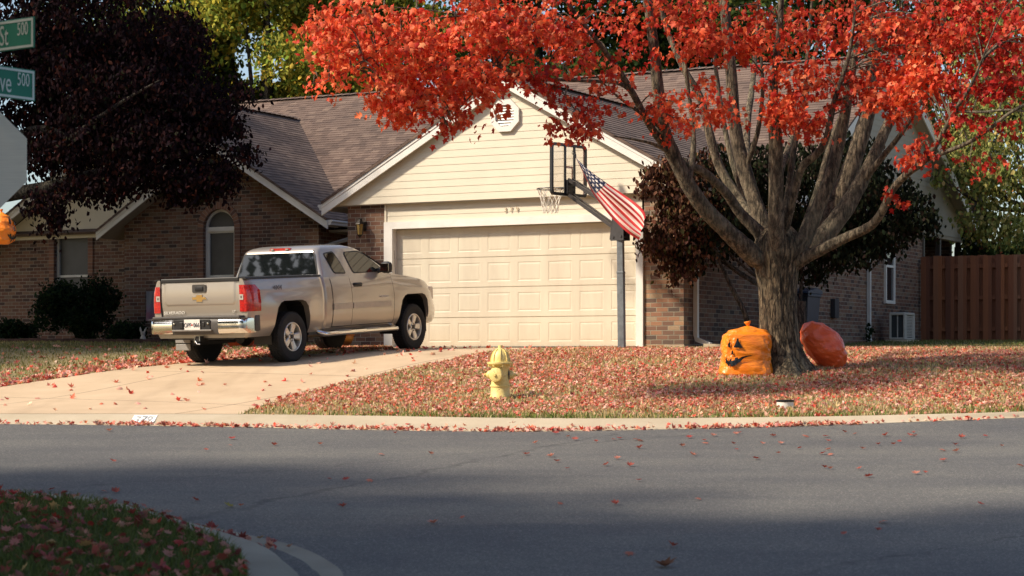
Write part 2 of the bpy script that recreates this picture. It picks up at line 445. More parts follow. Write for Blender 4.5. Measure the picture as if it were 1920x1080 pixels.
# driveway
dr=[(455,777.5),(470,768),(560,741),(640,720),(740,697),(830,680),(880,668),(915,661),(1010,656.5)]
DR=[hit(x,y) for x,y in dr]
dl=[(738,657),(630,662.3),(480,671.8),(389,678.5),(330,683.5),(250,691),(120,709),(0,727),(-120,745),(-260,766),(-330,776)]
DL=[hit(x,y) for x,y in dl]
gr=house(4.95,-.05,0); gl=house(-.02,-.05,0)
DRIVEP=[(p.x,p.y) for p in DR]+[(house(4.0,-1.2,0).x,house(4.0,-1.2,0).y),(gr.x,gr.y),(house(4.9,.3,0).x,house(4.9,.3,0).y),(house(-.1,.3,0).x,house(-.1,.3,0).y),(gl.x,gl.y)]+[(p.x,p.y) for p in DL]
kbx=[p for p in KBs if DL[-1].x<p[0]<DR[0].x]
DRIVEP+= [tuple(p) for p in kbx]
sheet('driveway',DRIVEP,[(-12,4,22,37,.5)],.010,M['concrete'],.5)
def surf(x,y):
    """height of the top surface at x,y"""
    if in_poly(x,y,DRIVEP): return ground(x,y)+.010
    if in_poly(x,y,LAWNP): return ground(x,y)
    if in_poly(x,y,CORNP): return ground(x,y)+.03
    return ground(x,y)+RD+.006
# ------------------------------------------------------------------ the house (local axes: u along the front, d into the depth, z up from the garage floor)
HO=thing('brick_house','single storey brown brick house with cream gable over a closed garage door','house',tuple(O),-TH)
EV=2.647; GR=4.747; GU=2.385; GH=3.76; SL=(GR-EV)/GH
RD_D=10.9; RZ=6.31; FS=.56; BS=.51
def wall(u0,u1,d0,d1,z0,z1,m=None): 
    mb=MB(); mb.box(u0,u1,d0,d1,z0,z1); return mb.build('wall',m or M['brick'],HO)
# garage front piers and header
wall(-.975,-.175,0,.2,-.4,2.66); wall(4.93,5.655,0,.2,-.4,2.66,M['brick_sunlit'])
# side walls
mb=MB(); mb.box(5.455,5.652,.2,13.7,-.6,2.72); mb.build('wall',M['brick'],HO)
wall(-.972,-.775,.2,6.2,-.4,2.66)
wall(-4.35,-.975,6.0,6.2,-.4,2.7)                      # porch back wall
mb=MB(); mb.box(-4.45,-4.255,4.2,6.0,-.4,2.7); mb.build('wall',M['brick'],HO)
mb=MB(); mb.box(-13.9,-13.7,4.7,17,-.4,2.6); mb.box(-13.7,5.4,16.8,17,-.4,2.7); mb.build('wall',M['brick'],HO)
# left gable wall with the arched opening
AU,AR,AZ=-6.775,.405,2.595
def gable_wall():
    u0,u1=-9.32,-4.25
    zt=lambda u: 4.477-.61*abs(u+6.72)-.16
    out=[(u0,-.4),(AU-AR,-.4),(AU-AR,.55)]
    pts=[(u0,-.4),(u1,-.4),(u1,zt(u1)),(-6.72,zt(-6.72)),(u0,zt(u0))]
    hole=[(AU-AR,.6),(AU+AR,.6)]+[(AU+AR*math.cos(a),AZ+AR*math.sin(a)) for a in np.linspace(0,math.pi,15)]
    n=len(pts); allp=[Vector(p) for p in pts+hole]; m=len(hole)
    ed=[(i,(i+1)%n) for i in range(n)]+[(n+i,n+(i+1)%m) for i in range(m)]
    r=geometry.delaunay_2d_cdt(allp,ed,[],1,1e-6)
    hp=[tuple(p) for p in hole]
    mb=MB()
    for f in r[2]:
        c=sum((r[0][i] for i in f),Vector((0,0)))/len(f)
        if in_poly(c.x,c.y,hp): continue
        mb.add([(r[0][i].x,4.0,r[0][i].y) for i in f],[(0,1,2)])
    for i in range(m):
        a,b=hole[i],hole[(i+1)%m]; mb.quad((a[0],4.0,a[1]),(b[0],4.0,b[1]),(b[0],4.2,b[1]),(a[0],4.2,a[1]))
    mb.quad((u0,4,-.4),(u0,4,zt(u0)),(u0,4.5,zt(u0)),(u0,4.5,-.4)); mb.quad((u1,4,-.4),(u1,4,zt(u1)),(u1,4.2,zt(u1)),(u1,4.2,-.4))
    return mb.build('wall',M['brick'],HO)
gable_wall()
# brick soldier ring and jambs around the arch, 25 mm proud
def arch_mat():
    t=NT('arch_brick'); sep=t.node('SeparateXYZ',inp={0:t.coord()})
    x=t.math('ADD',sep.outputs[0],-AU); z=t.math('ADD',sep.outputs[2],-AZ)
    ang=t.math('ARCTAN2',z,x); up=t.math('GREATER_THAN',z,0.0)
    q=t.math('ADD',t.math('MULTIPLY',up,t.math('MULTIPLY',ang,6.5)),t.math('MULTIPLY',t.math('SUBTRACT',1.0,up),t.math('DIVIDE',z,.0775)))
    fr=t.math('FRACT',q); d=t.math('MINIMUM',fr,t.math('SUBTRACT',1.0,fr))
    f=t.node('MapRange',interpolation_type='SMOOTHSTEP',inp={0:d,1:.05,2:.10}).outputs[0]
    wn=t.node('TexWhiteNoise',noise_dimensions='1D',inp={'W':t.math('FLOOR',q)}).outputs[0]
    c=t.mix(f,(.27,.22,.18),t.ramp(wn,[(0,(.12,.062,.045)),(.5,(.22,.10,.062)),(1,(.27,.14,.085))]))
    t.bsdf(c,.9); return t.mat
M['arch']=arch_mat()
mb=MB()
ri,ro=AR+.003,AR+.15
an=np.linspace(0,math.pi,25)
for i in range(24):
    p=[(AU+r*math.cos(a),AZ+r*math.sin(a)) for r,a in ((ri,an[i]),(ro,an[i]),(ro,an[i+1]),(ri,an[i+1]))]
    mb.prism([(u,3.975,z) for u,z in p],(0,.05,0))
mb.box(AU-ro,AU-ri,3.975,4.025,.5,AZ); mb.box(AU+ri,AU+ro,3.975,4.025,.5,AZ)
mb.build('arch_surround',M['arch'],HO)
# arched window
mb=MB(); fw=.055
for i in range(24):
    p=[(AU+r*math.cos(a),AZ+r*math.sin(a)) for r,a in ((AR-fw,an[i]),(AR,an[i]),(AR,an[i+1]),(AR-fw,an[i+1]))]
    mb.prism([(u,4.07,z) for u,z in p],(0,.06,0))
mb.box(AU-AR,AU-AR+fw,4.07,4.13,.6,AZ); mb.box(AU+AR-fw,AU+AR,4.07,4.13,.6,AZ)
mb.box(AU-AR+fw,AU+AR-fw,4.06,4.13,AZ-.06,AZ+.03); mb.box(AU-AR+fw,AU+AR-fw,4.075,4.13,.6,.66)
mb.box(AU-AR+fw,AU+AR-fw,4.08,4.13,1.55,1.60)
mb.box(AU-AR+fw,AU-AR+fw+.035,4.085,4.13,.66,AZ-.06); mb.box(AU+AR-fw-.035,AU+AR-fw,4.085,4.13,.66,AZ-.06); mb.box(AU-AR+fw+.035,AU+AR-fw-.035,4.085,4.13,AZ-.10,AZ-.06)
w=mb.build('window',M['white'],HO)
mb=MB(); mb.box(AU-AR+fw+.035,AU+AR-fw-.035,4.115,4.12,.66,AZ-.1); mb.build('screen',M['screen'],w)
mb=MB(); mb.poly([(AU-AR+fw,4.11,AZ+.03),(AU+AR-fw,4.11,AZ+.03)]+[(AU+(AR-fw)*math.cos(a),4.11,AZ+.03+(AR-fw-.03)*math.sin(a)) for a in np.linspace(.02,math.pi-.02,17)]); mb.build('pane',M['screen'],w)
# far left wall with its window
for (u0,u1,z0,z1) in ((-13.95,-11.72,-.4,2.6),(-10.74,-9.3,-.4,2.6),(-11.72,-10.74,-.4,.75)):
    wall(u0,u1,4.5,4.7,z0,z1)
mb=MB(); mb.box(-11.86,-11.722,4.475,4.53,.7,2.597); mb.box(-10.738,-10.60,4.475,4.53,.7,2.597); mb.build('brick_pier',M['arch'],HO)
mb=MB(); mb.box(-11.72,-11.65,4.58,4.65,.75,2.6); mb.box(-10.80,-10.74,4.58,4.65,.75,2.6); mb.box(-11.65,-10.8,4.58,4.65,.75,.82); mb.box(-11.65,-10.8,4.585,4.65,1.66,1.71)
w=mb.build('window',M['gutter'],HO)
mb=MB(); mb.box(-11.65,-10.8,4.62,4.63,.82,2.6); mb.build('pane',M['screen'],w)
mb=MB(); mb.bbox(-11.8,-10.66,4.44,4.62,.68,.75,.01); mb.build('sill',M['arch'],w)

# ---- lap siding
def siding(name,ul,ur,z0,z1,d,mat,course=.128,side=False,n_min=1):
    """ul/ur: functions of z. Boards lean out at their lower edge."""
    mb=MB(); z=z0
    while z<z1-.01:
        zt=min(z+course,z1)
        a0,b0,a1,b1=ul(z),ur(z),ul(zt),ur(zt)
        if b0-a0>.02:
            if b1<a1: a1=b1=(a1+b1)/2
            lip=.008
            q=[(a0,d-lip,z),(b0,d-lip,z),(b1,d-.002,zt),(a1,d-.002,zt)]
            r=[(a0,d-lip,z),(a0,d+.02,z),(b0,d+.02,z),(b0,d-lip,z)]
            if side: q=[(-y,x,zz) for x,y,zz in q]; r=[(-y,x,zz) for x,y,zz in r]
            mb.quad(*q); mb.quad(*r)
        z=zt
    return mb.build(name,mat,HO)
gul=lambda z: GU-(GR-.19-z)/SL; gur=lambda z: GU+(GR-.19-z)/SL
siding('gable_siding',lambda z:max(gul(z),-1.28),lambda z:min(gur(z),6.05),2.585,GR-.2,-.12,M['cream'])
mb=MB(); mb.box(-1.28,6.05,-.115,.02,2.572,2.585); mb.build('soffit',M['soffit'],HO)
siding('header_siding',lambda z:-.135,lambda z:4.9,2.255,2.575,-.006,M['cream'],.107)
mb=MB(); mb.box(-.175,-.135,-.03,.02,2.255,2.575); mb.build('corner_trim',M['cream'],HO)
siding('wing_siding',lambda z:max(-13.9,-8.61-(5.45-z)/.61),lambda z:min(-8.61+(5.45-z)/.61,-8.0),2.60,5.45,4.5,M['cream'],.128)
mb=MB(); mb.box(-13.9,-9.33,4.47,4.5,2.53,2.60); mb.build('siding_trim',M['cream'],HO)
def zback(d): return RZ-BS*(d-RD_D)
def zfront(d): return RZ-FS*(RD_D-d)
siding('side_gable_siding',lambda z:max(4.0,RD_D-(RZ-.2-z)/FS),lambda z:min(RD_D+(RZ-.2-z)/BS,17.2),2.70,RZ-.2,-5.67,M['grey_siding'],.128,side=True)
mb=MB(); mb.box(5.45,5.66,13.7,17.2,2.62,2.70); mb.build('soffit',M['soffit'],HO)
for d in (13.9,15.2,16.9):
    mb=MB(); mb.bbox(5.5,5.62,d,d+.12,-.4,2.62,.01); mb.build('porch_post',simple('porch_post_wood',(.06,.045,.035)),HO)
mb=MB(); mb.box(1.5,5.3,13.72,13.9,-.4,2.6); mb.build('wall',M['brick'],HO)

# ---- roofs: stepped shingle courses
def roof_slope(mb,ra,rb,ea,eb,step=.135):
    ra,rb,ea,eb=map(Vector,(ra,rb,ea,eb)); L=(ea-ra).length; n=max(2,int(L/step))
    nrm=(rb-ra).cross(ea-ra).normalized()
    if nrm.z<0: nrm=-nrm
    prev=None
    for i in range(n):
        t0,t1=i/n,(i+1)/n
        a,b=ra.lerp(ea,t0),rb.lerp(eb,t0); c,e=ra.lerp(ea,t1),rb.lerp(eb,t1)
        lift=nrm*.009
        mb.quad(a,b,e+lift,c+lift); mb.quad(c+lift,e+lift,e,c)
    th=nrm*-.045
    mb.quad(ea,eb,eb+th,ea+th); mb.quad(ra,ea,ea+th,ra+th); mb.quad(rb,eb,eb+th,rb+th)
def cap(mb,a,b,w=.13,h=.05):
    a,b=Vector(a),Vector(b); s=(b-a).normalized().cross(Vector((0,0,1)))*w; n=max(2,int((b-a).length/.2))
    for i in range(n):
        p,q=a.lerp(b,i/n),a.lerp(b,(i+1)/n); up=Vector((0,0,.012)); u2=Vector((0,0,.024)); dn=Vector((0,0,-h))
        mb.quad(p+up,q+u2,q+s+dn+u2,p+s+dn+up); mb.quad(p+up,q+u2,q-s+dn+u2,p-s+dn+up)
        mb.quad(q+u2,q+s+dn+u2,q+s+dn+up,q+up); mb.quad(q+u2,q-s+dn+u2,q-s+dn+up,q+up)
mb=MB()
fe=RD_D-(RZ-EV)/FS
roof_slope(mb,(-12.9,RD_D,RZ),(5.98,RD_D,RZ),(-12.9,fe,EV),(5.98,fe,EV))
roof_slope(mb,(-12.9,RD_D,RZ),(5.98,RD_D,RZ),(-12.9,17.6,zback(17.6)),(5.98,17.6,zback(17.6)))
cap(mb,(-12.9,RD_D,RZ+.02),(5.98,RD_D,RZ+.02))
mb.build('roof',M['shx'],HO)
mb=MB(); gy0,gy1=-.29,10.6
for s in (-1,1): roof_slope(mb,(GU,gy0,GR),(GU,gy1,GR),(GU+s*GH,gy0,EV),(GU+s*GH,gy1,EV))
cap(mb,(GU,gy0,GR+.02),(GU,8.0,GR+.02)); mb.build('roof',M['shy'],HO)
mb=MB(); LU,LZ=-8.61,5.63
roof_slope(mb,(LU,4.06,LZ),(LU,11.2,LZ),(-3.77,4.06,EV+.03),(-3.77,11.2,EV+.03))
roof_slope(mb,(LU,4.06,LZ),(LU,11.2,LZ),(-14.4,4.06,EV-.519),(-14.4,11.2,EV-.519))
roof_slope(mb,(-6.72,3.56,4.477),(-6.72,4.06,4.477),(-3.77,3.56,EV+.03),(-3.77,4.06,EV+.03))
roof_slope(mb,(-6.72,3.56,4.477),(-6.72,4.62,4.477),(-9.77,3.56,2.616),(-9.77,4.62,2.616))
cap(mb,(LU,4.06,LZ+.02),(LU,9.6,LZ+.02)); mb.build('roof',M['shy'],HO)
# ---- barge boards, soffits, gutters
def barge(u0,z0,u1,z1,d,h=.2,th=.035,soff=0):
    mb=MB(); mb.prism([(u0,d,z0-.045),(u1,d,z1-.045),(u1,d,z1-.045-h),(u0,d,z0-.045-h)],(0,th,0))
    b=mb.build('barge_board',M['white'],HO)
    mb=MB(); mb.prism([(u0,d-.012,z0-.045),(u1,d-.012,z1-.045),(u1,d-.012,z1-.11),(u0,d-.012,z0-.11)],(0,.010,0)); mb.build('drip_edge',M['white'],b)
    if soff:
        mb=MB(); mb.prism([(u0,d+th,z0-.15),(u1,d+th,z1-.15),(u1,d+th,z1-.17),(u0,d+th,z0-.17)],(0,soff,0)); mb.build('soffit',M['soffit'],HO)
barge(GU,GR,GU-GH,EV,-.26,soff=.10); barge(GU,GR,GU+GH,EV,-.26,soff=.10)
barge(-6.72,4.477,-3.77,EV+.03,3.59,.17,soff=.38); barge(-6.72,4.477,-9.77,2.616,3.59,.17,soff=.85)
barge(LU,LZ,-14.4,EV-.519,4.09,.17,soff=.38)
mb=MB(); mb.prism([(5.95,RD_D,RZ-.045),(5.95,17.6,zback(17.6)-.045),(5.95,17.6,zback(17.6)-.26),(5.95,RD_D,RZ-.26)],(.03,0,0)); mb.build('barge_board',M['white'],HO)
mb=MB(); mb.prism([(5.95,RD_D,RZ-.045),(5.95,fe,EV-.045),(5.95,fe,EV-.26),(5.95,RD_D,RZ-.26)],(.03,0,0)); mb.build('barge_board',M['white'],HO)
mb=MB(); mb.prism([(5.68,RD_D,RZ-.22),(5.68,17.6,zback(17.6)-.22),(5.95,17.6,zback(17.6)-.22),(5.95,RD_D,RZ-.22)],(0,0,.02)); mb.build('soffit',M['soffit'],HO)
def gutter(a,b,side):
    """K-style gutter from a to b; side = horizontal outward unit vector"""
    a,b,s=Vector(a),Vector(b),Vector(side)
    pr=[(0,0),(.11,0),(.115,-.03),(.085,-.06),(.075,-.10),(0,-.11)]
    mb=MB(); mb.prism([a+s*x+Vector((0,0,z)) for x,z in pr],b-a); return mb.build('gutter',M['gutter'],HO)
gutter((GU-GH,-.21,EV-.04),(GU-GH,4.4,EV-.04),(-1,0,0)); gutter((GU+GH,-.21,EV-.04),(GU+GH,4.4,EV-.04),(1,0,0))
gutter((-3.77,3.6,EV),(-3.77,4.36,EV),(1,0,0)); gutter((-3.70,fe,EV-.03),(GU-GH-.12,fe,EV-.03),(0,-1,0))
mb=MB(); mb.box(-4.25,-.975,fe+.02,6.0,EV-.2,EV-.15); mb.box(-3.76,-1.0,fe+.03,fe+.06,EV-.24,EV-.13); mb.build('porch_ceiling',M['soffit'],HO)
mb=MB(); mb.bbox(5.66,6.05,-.10,3.6,2.42,2.47,.005); mb.build('soffit',M['soffit'],HO)
# porch door
mb=MB(); mb.box(-3.6,-2.65,5.93,5.995,0,2.05); dr_=mb.build('front_door',simple('front_door_paint',(.05,.03,.025)),HO)
mb=MB(); mb.lathe([(.0,-.03),(.03,-.02),(.035,0),(.02,.02)],12,Matrix.Translation((-2.75,5.9,1.0))); mb.build('handle',M['grille'],dr_)
# ---- garage door and trim
mb=MB(); mb.box(-.175,0,-.05,.17,-.02,2.255); mb.box(4.80,4.93,-.05,.17,-.02,2.255); mb.box(0,4.80,-.05,.17,2.13,2.255)
mb.build('door_trim',M['white'],HO)
mb=MB(); W=4.80; nc,nr=8,4; ph=2.12/nr; pw=W/nc; D0=.10
for r in range(nr):
    z0,z1=r*ph+.006,(r+1)*ph-.006
    mb.quad((0,D0+.012,z1),(W,D0+.012,z1),(W,D0+.012,z1+.012),(0,D0+.012,z1+.012))
    mb.quad((0,D0,z1),(W,D0,z1),(W,D0+.012,z1),(0,D0+.012,z1)); mb.quad((0,D0,z0),(W,D0,z0),(W,D0+.012,z0),(0,D0+.012,z0))
    for c in range(nc):
        u0,u1=c*pw,(c+1)*pw
        def rect(iu,iz,d): return [(u0+iu,d,z0+iz),(u1-iu,d,z0+iz),(u1-iu,d,z1-iz),(u0+iu,d,z1-iz)]
        rs=[rect(0,0,D0),rect(.075,.095,D0),rect(.083,.103,D0+.0045),rect(.092,.112,D0+.0045),rect(.118,.138,D0+.001)]
        for A,B in zip(rs,rs[1:]):
            for k in range(4): mb.quad(A[k],A[(k+1)%4],B[(k+1)%4],B[k])
        mb.quad(*rs[-1])
mb.build('garage_door',M['door'],HO)
mb=MB(); mb.box(0,W,.07,.13,-.03,.012); mb.build('door_seal',M['dark'],HO)
# gable vent
mb=MB(); vu,vz=2.36,4.02; d=-.145
for k in range(8):
    a0,a1=R(22.5+45*k),R(22.5+45*(k+1))
    p=[(vu+r*math.cos(a),vz+r*math.sin(a)) for r,a in ((.20,a0),(.30,a0),(.30,a1),(.20,a1))]
    mb.prism([(u,d-.035,z) for u,z in p],(0,.06,0))
v_=mb.build('gable_vent',M['white'],HO)
mb=MB(); z=-.17
while z<.18:
    hw=min(.195,.283-abs(z)) if abs(z)>.08 else .195
    mb.prism([(vu-hw,d-.012,vz+z),(vu-hw,d-.008,vz+z+.004),(vu-hw,d+.015,vz+z+.042),(vu-hw,d+.012,vz+z+.046)],(2*hw,0,0)); z+=.05
mb.build('slats',M['white'],v_)
mb=MB(); mb.poly([(vu+.205*math.cos(R(22.5+45*k)),d+.018,vz+.205*math.sin(R(22.5+45*k))) for k in range(8)]); mb.build('vent_opening',M['dark'],v_)
# house number, each digit its own piece
for i,ch in enumerate('379'):
    me=text_mesh(ch,.115,.004,Matrix.Translation((2.30+.115*i,-.03,2.395))@Matrix.Rotation(R(90),4,'X'))
    link_mesh('house_number',me,simple('digit_brass',(.42,.35,.24),.5),HO)
# wall lantern on the pier
mb=MB(); lu,lz=-.62,2.17
mb.bbox(lu-.05,lu+.05,-.025,0,lz-.05,lz+.12,.008); mb.tube([(lu,-.02,lz+.05),(lu,-.10,lz+.16),(lu,-.15,lz+.13)],.010,6)
mb.lathe([(.0,.17),(.02,.15),(.085,.07),(.09,.06),(.0,.06)],6,Matrix.Translation((lu,-.15,lz)))
mb.lathe([(.0,-.19),(.02,-.17),(.05,-.14),(.055,-.13),(.0,-.13)],6,Matrix.Translation((lu,-.15,lz)))
for k in range(6):
    a=math.pi*k/3; mb.tube([(lu+.05*math.cos(a),-.15+.05*math.sin(a),lz-.13),(lu+.078*math.cos(a),-.15+.078*math.sin(a),lz+.065)],.006,5)
l_=mb.build('wall_lamp',M['iron'],HO)
mb=MB(); mb.lathe([(.046,-.128),(.072,.06)],6,Matrix.Translation((lu,-.15,lz))); mb.build('lamp_glass',simple('amber_glass',(.30,.20,.06),.12),l_)
# downspouts on the shaded side
def downspout(pts,w=.075):
    mb=MB(); mb.tube(pts,[w/2]*len(pts),4,True,0,True); return mb.build('downspout',M['gutter'],HO)
downspout([(6.08,.42,EV-.14),(6.05,.42,EV-.2),(5.72,.42,EV-.5),(5.70,.42,EV-.6),(5.70,.42,.2),(5.72,.42,.12),(5.98,.38,.03)])
downspout([(5.90,9.7,2.6),(5.74,9.7,2.45),(5.70,9.7,2.35),(5.70,9.7,.25),(5.73,9.7,.16)])
downspout([(-3.72,4.35,EV-.1),(-3.72,4.6,EV-.3),(-4.2,4.1,EV-.5),(-4.2,4.06,.25),(-4.1,3.8,.12)])
# window, vents, meter on the right-hand wall
mb=MB(); U=5.652
mb.box(U-.02,U+.05,10.86,10.92,1.0,2.45); mb.box(U-.02,U+.05,11.44,11.52,1.0,2.45); mb.box(U-.02,U+.05,10.92,11.44,1.0,1.07); mb.box(U-.02,U+.05,10.92,11.44,2.39,2.45); mb.box(U-.02,U+.04,10.92,11.44,1.78,1.83)
w=mb.build('window',M['white'],HO)
mb=MB(); mb.box(U,U+.015,10.92,11.44,1.07,2.39); mb.build('pane',M['win'],w)
for d in (7.6,12.75):
    mb=MB(); mb.box(U,U+.02,d,d+.4,-.02,.02); mb.box(U,U+.02,d,d+.4,.2,.24); mb.box(U,U+.02,d,d+.04,.02,.2); mb.box(U,U+.02,d+.36,d+.4,.02,.2)
    v=mb.build('crawl_vent',M['grille'],HO)
    mb=MB(); mb.box(U,U+.006,d+.04,d+.36,.02,.2); mb.build('vent_opening',M['dark'],v)
mb=MB(); mb.bbox(U,U+.1,7.4,7.65,.62,1.0,.01); mb.build('meter_box',simple('meter_box_paint',(.03,.03,.035)),HO)
mb=MB(); mb.box(5.3,5.668,-.015,.25,-.4,.02); mb.build('foundation',M['kerb'],HO)

# ------------------------------------------------------------------ things round the house
def at_house(u,d): p=house(u,d,0); return Vector((p.x,p.y,ground(p.x,p.y)))
# splash block
p=at_house(6.35,.35); t=thing('splash_block','pale concrete splash block under the downspout beside the garage','splash block',p,-TH)
mb=MB(); mb.prism([(-.38,-.16,-.02),(.62,-.2,-.02),(.62,-.2,.045),(.5,-.19,.05),(-.38,-.16,.09)],(0,.05,0)); mb.prism([(-.38,.14,-.02),(.62,.18,-.02),(.62,.18,.045),(-.38,.14,.09)],(0,.05,0))
mb.box(-.42,-.38,-.16,.19,-.02,.09); mb.box(-.38,.62,-.12,.15,-.02,.03); mb.build('trough',M['kerb'],t)
# air conditioner
p=at_house(6.15,10.55); t=thing('air_conditioner','pale metal air conditioner unit on the ground below the narrow side window','air conditioner',p,-TH)
acm=simple('ac_enclosure',(.42,.40,.35),.5,var=.06)
mb=MB(); mb.bbox(-.17,.17,-.36,.36,.05,.09,.015); mb.bbox(-.17,.17,-.36,.36,.56,.62,.02)
for sx in(-1,1):
    for sy in(-1,1): mb.bbox(sx*.15-.02,sx*.15+.02,sy*.34-.02,sy*.34+.02,.07,.58,.008)
mb.box(.148,.165,-.32,-.20,.09,.56); mb.box(.148,.165,.20,.32,.09,.56)
mb.build('cabinet',acm,t)
mb=MB(); mb.box(-.14,.147,-.31,.33,.09,.56); mb.build('coil',simple('ac_coil',(.028,.034,.036),.6),t)
mb=MB()
for k in range(14): mb.box(.149,.160,-.20,.20,.105+k*.032,.128+k*.032)
mb.build('side_grille',acm,t)
mb=MB(); mb.box(-.010,.010,-.335,-.311,.09,.56); mb.build('front_bar',acm,t)
mb=MB(); mb.lathe([(.0,.62),(.13,.622),(.14,.632),(.13,.64),(.0,.645)],24); mb.build('fan_guard',M['dark'],t)
mb=MB(); mb.bbox(-.24,.24,-.42,.42,-.05,.045,.015); mb.build('concrete_pad',M['kerb'],t)
# wheeled bin
p=at_house(6.1,4.35); t=thing('wheelie_bin','dark blue wheeled rubbish bin against the side wall behind the red maple','rubbish bin',p,-TH)
bl=simple('blue_plastic',(.012,.028,.062),.5,var=.15)
mb=MB(); b0=[(-.24,-.26,.06),(.24,-.26,.06),(.24,.26,.06),(-.24,.26,.06)]; b1=[(-.30,-.36,.98),(.30,-.36,.98),(.30,.33,.98),(-.30,.33,.98)]
mb.add(b0+b1,[(0,1,2,3),(4,5,6,7),(0,1,5,4),(1,2,6,5),(2,3,7,6),(3,0,4,7)]); mb.bbox(-.32,.32,-.38,.35,.93,.99,.015); mb.build('bin_body',bl,t)
mb=MB(); mb.prism([(-.33,-.42,.995),(-.33,.38,.995),(-.33,.36,1.05),(-.33,.1,1.10),(-.33,-.40,1.03)],(.66,0,0)); mb.build('lid',bl,t)
for s in(-1,1):
    mb=MB(); mb.lathe([(.0,-.03),(.10,-.03),(.12,-.015),(.12,.015),(.10,.03),(0,.03)],18,Matrix.Translation((s*.27,.27,.12))@Matrix.Rotation(R(90),4,'Y')); mb.build('wheel',M['dark'],t)
mb=MB(); mb.tube([(-.28,.40,.95),(.28,.40,.95)],.016,8); mb.build('handle',bl,t)
# fence, wide boards alternating on both faces of the rails
fm=NT('fence_wood'); sep=fm.node('SeparateXYZ',inp={0:fm.coord()})
idx=fm.math('FLOOR',fm.math('DIVIDE',sep.outputs[0],.1405)); wn=fm.node('TexWhiteNoise',noise_dimensions='1D',inp={'W':idx}).outputs[0]
gv=fm.scalev(fm.coord(),(14,14,.9)); gn=fm.noise(2.5,6,.65,gv)
c=fm.ramp(wn,[(0,(.13,.045,.022)),(.5,(.21,.072,.030)),(.8,(.30,.105,.038)),(1,(.24,.12,.07))])
c=fm.mix(fm.math('MULTIPLY',gn,.6),c,(.06,.024,.014)); fm.bsdf(c,.85,0,fm.bump(gn,.5,.006))
p=house(5.70,13.4,0); t=thing('wooden_fence','tall red brown board fence at the right beside the brick wall','fence',(p.x,p.y,ground(p.x,p.y)),-TH)
FL=6.2; mb=MB(); k=0; x=.02
while x<FL:
    h=1.90+random.uniform(-.012,.012); y0=-.045 if k%2==0 else .045
    tilt=random.uniform(-.004,.004)
    mb.bbox(x,x+.195,y0-.011,y0+.011,-.06 if k%2==0 else -.02,h,.004); x+=.1405; k+=1
mb.build('boards',fm.mat,t)
for z in (.22,.92,1.62):
    mb=MB(); mb.box(.0,FL,-.033,.033,z,z+.09); mb.build('rail',fm.mat,t)
for x in (.02,2.4,4.8):
    mb=MB(); mb.bbox(x,x+.09,.06,.15,-.2,1.85,.008); mb.build('post',fm.mat,t)
# ------------------------------------------------------------------ fire hydrant
ht=NT('hydrant_yellow'); n_=ht.noise(16,5,.65); n2_=ht.noise(34,4,.7); c_=ht.ramp(n_,[(.3,(.68,.52,.17)),(.65,(.82,.67,.27))]); c_=ht.mix(ht.ramp(n2_,[(.60,(0,0,0)),(.68,(.8,.8,.8))]),c_,(.20,.085,.03)); ht.bsdf(c_,.5,0,ht.bump(n2_,.4,.004)); hy=ht.mat
hb=hit(938,746); hb.z=surf(hb.x,hb.y)
t=thing('fire_hydrant','squat yellow fire hydrant among the fallen leaves near the kerb','fire hydrant',hb)
K=.985
mb=MB(); mb.lathe([(.0,-.05),(.135,-.05),(.135,.02),(.125,.035),(.122,.14),(.132,.145),(.132,.165),(.118,.17),(.113,.30),(.113,.41),(.12,.425),(.165,.432),(.168,.455),(.16,.462),(.0,.462)],32)
for k in range(8):
    a=2*math.pi*k/8+.2; mb.lathe([(0,0),(.014,0),(.014,.022),(0,.022)],6,Matrix.Translation((.148*math.cos(a),.148*math.sin(a),.42-.018)))
mb.build('barrel',hy,t,35)
mb=MB(); mb.lathe([(.118,.462),(.116,.50),(.104,.555),(.078,.60),(.045,.625),(.035,.635),(.03,.64),(.026,.675),(.0,.678)],32)
for k in range(8):
    a=2*math.pi*k/8; ca,sa=math.cos(a),math.sin(a)
    pr=[(.112,.465),(.129,.465),(.127,.505),(.114,.562),(.086,.608),(.05,.632),(.04,.62),(.07,.592),(.10,.55)]
    mb.prism([(r*ca-.008*-sa,r*sa-.008*ca,z) for r,z in pr],(-sa*.016,ca*.016,0))
mb.build('bonnet',hy,t,35)
def cap_at(name,ang,r,z0,ln,mats,ring=False):
    """nozzle whose axis points to world angle ang (from +X)"""
    Mx=Matrix.Translation((0,0,z0))@Matrix.Rotation(ang,4,'Z')@Matrix.Rotation(R(90),4,'Y')
    mb=MB(); 
    mb.lathe([(r*.78,.06),(r*.78,.115+ln),(r*1.0,.12+ln),(r*1.02,.15+ln),(r*.95,.165+ln),(r*.6,.185+ln),(r*.35,.195+ln),(r*.30,.225+ln),(0,.228+ln)],24,Mx)
    n=mb.build(name,mats,t,35)
    if ring:
        mb=MB(); mb.lathe([(r*.8,.112+ln),(r*1.42,.113+ln),(r*1.42,.121+ln),(r*.8,.122+ln)],28,Mx); mb.build('marker_ring',simple('blue_ring',(.035,.045,.13),.4),n,35)
    return n
cap_at('nozzle_cap',R(188),.056,.295,-.012,hy)
cap_at('nozzle_cap',R(8),.056,.295,-.012,hy,True)
# big front outlet, turned a little to the left
Mx=Matrix.Translation((0,0,.295))@Matrix.Rotation(R(-112),4,'Z')@Matrix.Rotation(R(90),4,'Y')
mb=MB(); mb.lathe([(.075,.05),(.075,.12),(.092,.125),(.094,.155),(.086,.168),(.05,.180),(.02,.182),(.018,.20),(0,.201)],28,Mx); mb.build('pumper_cap',hy,t,35)

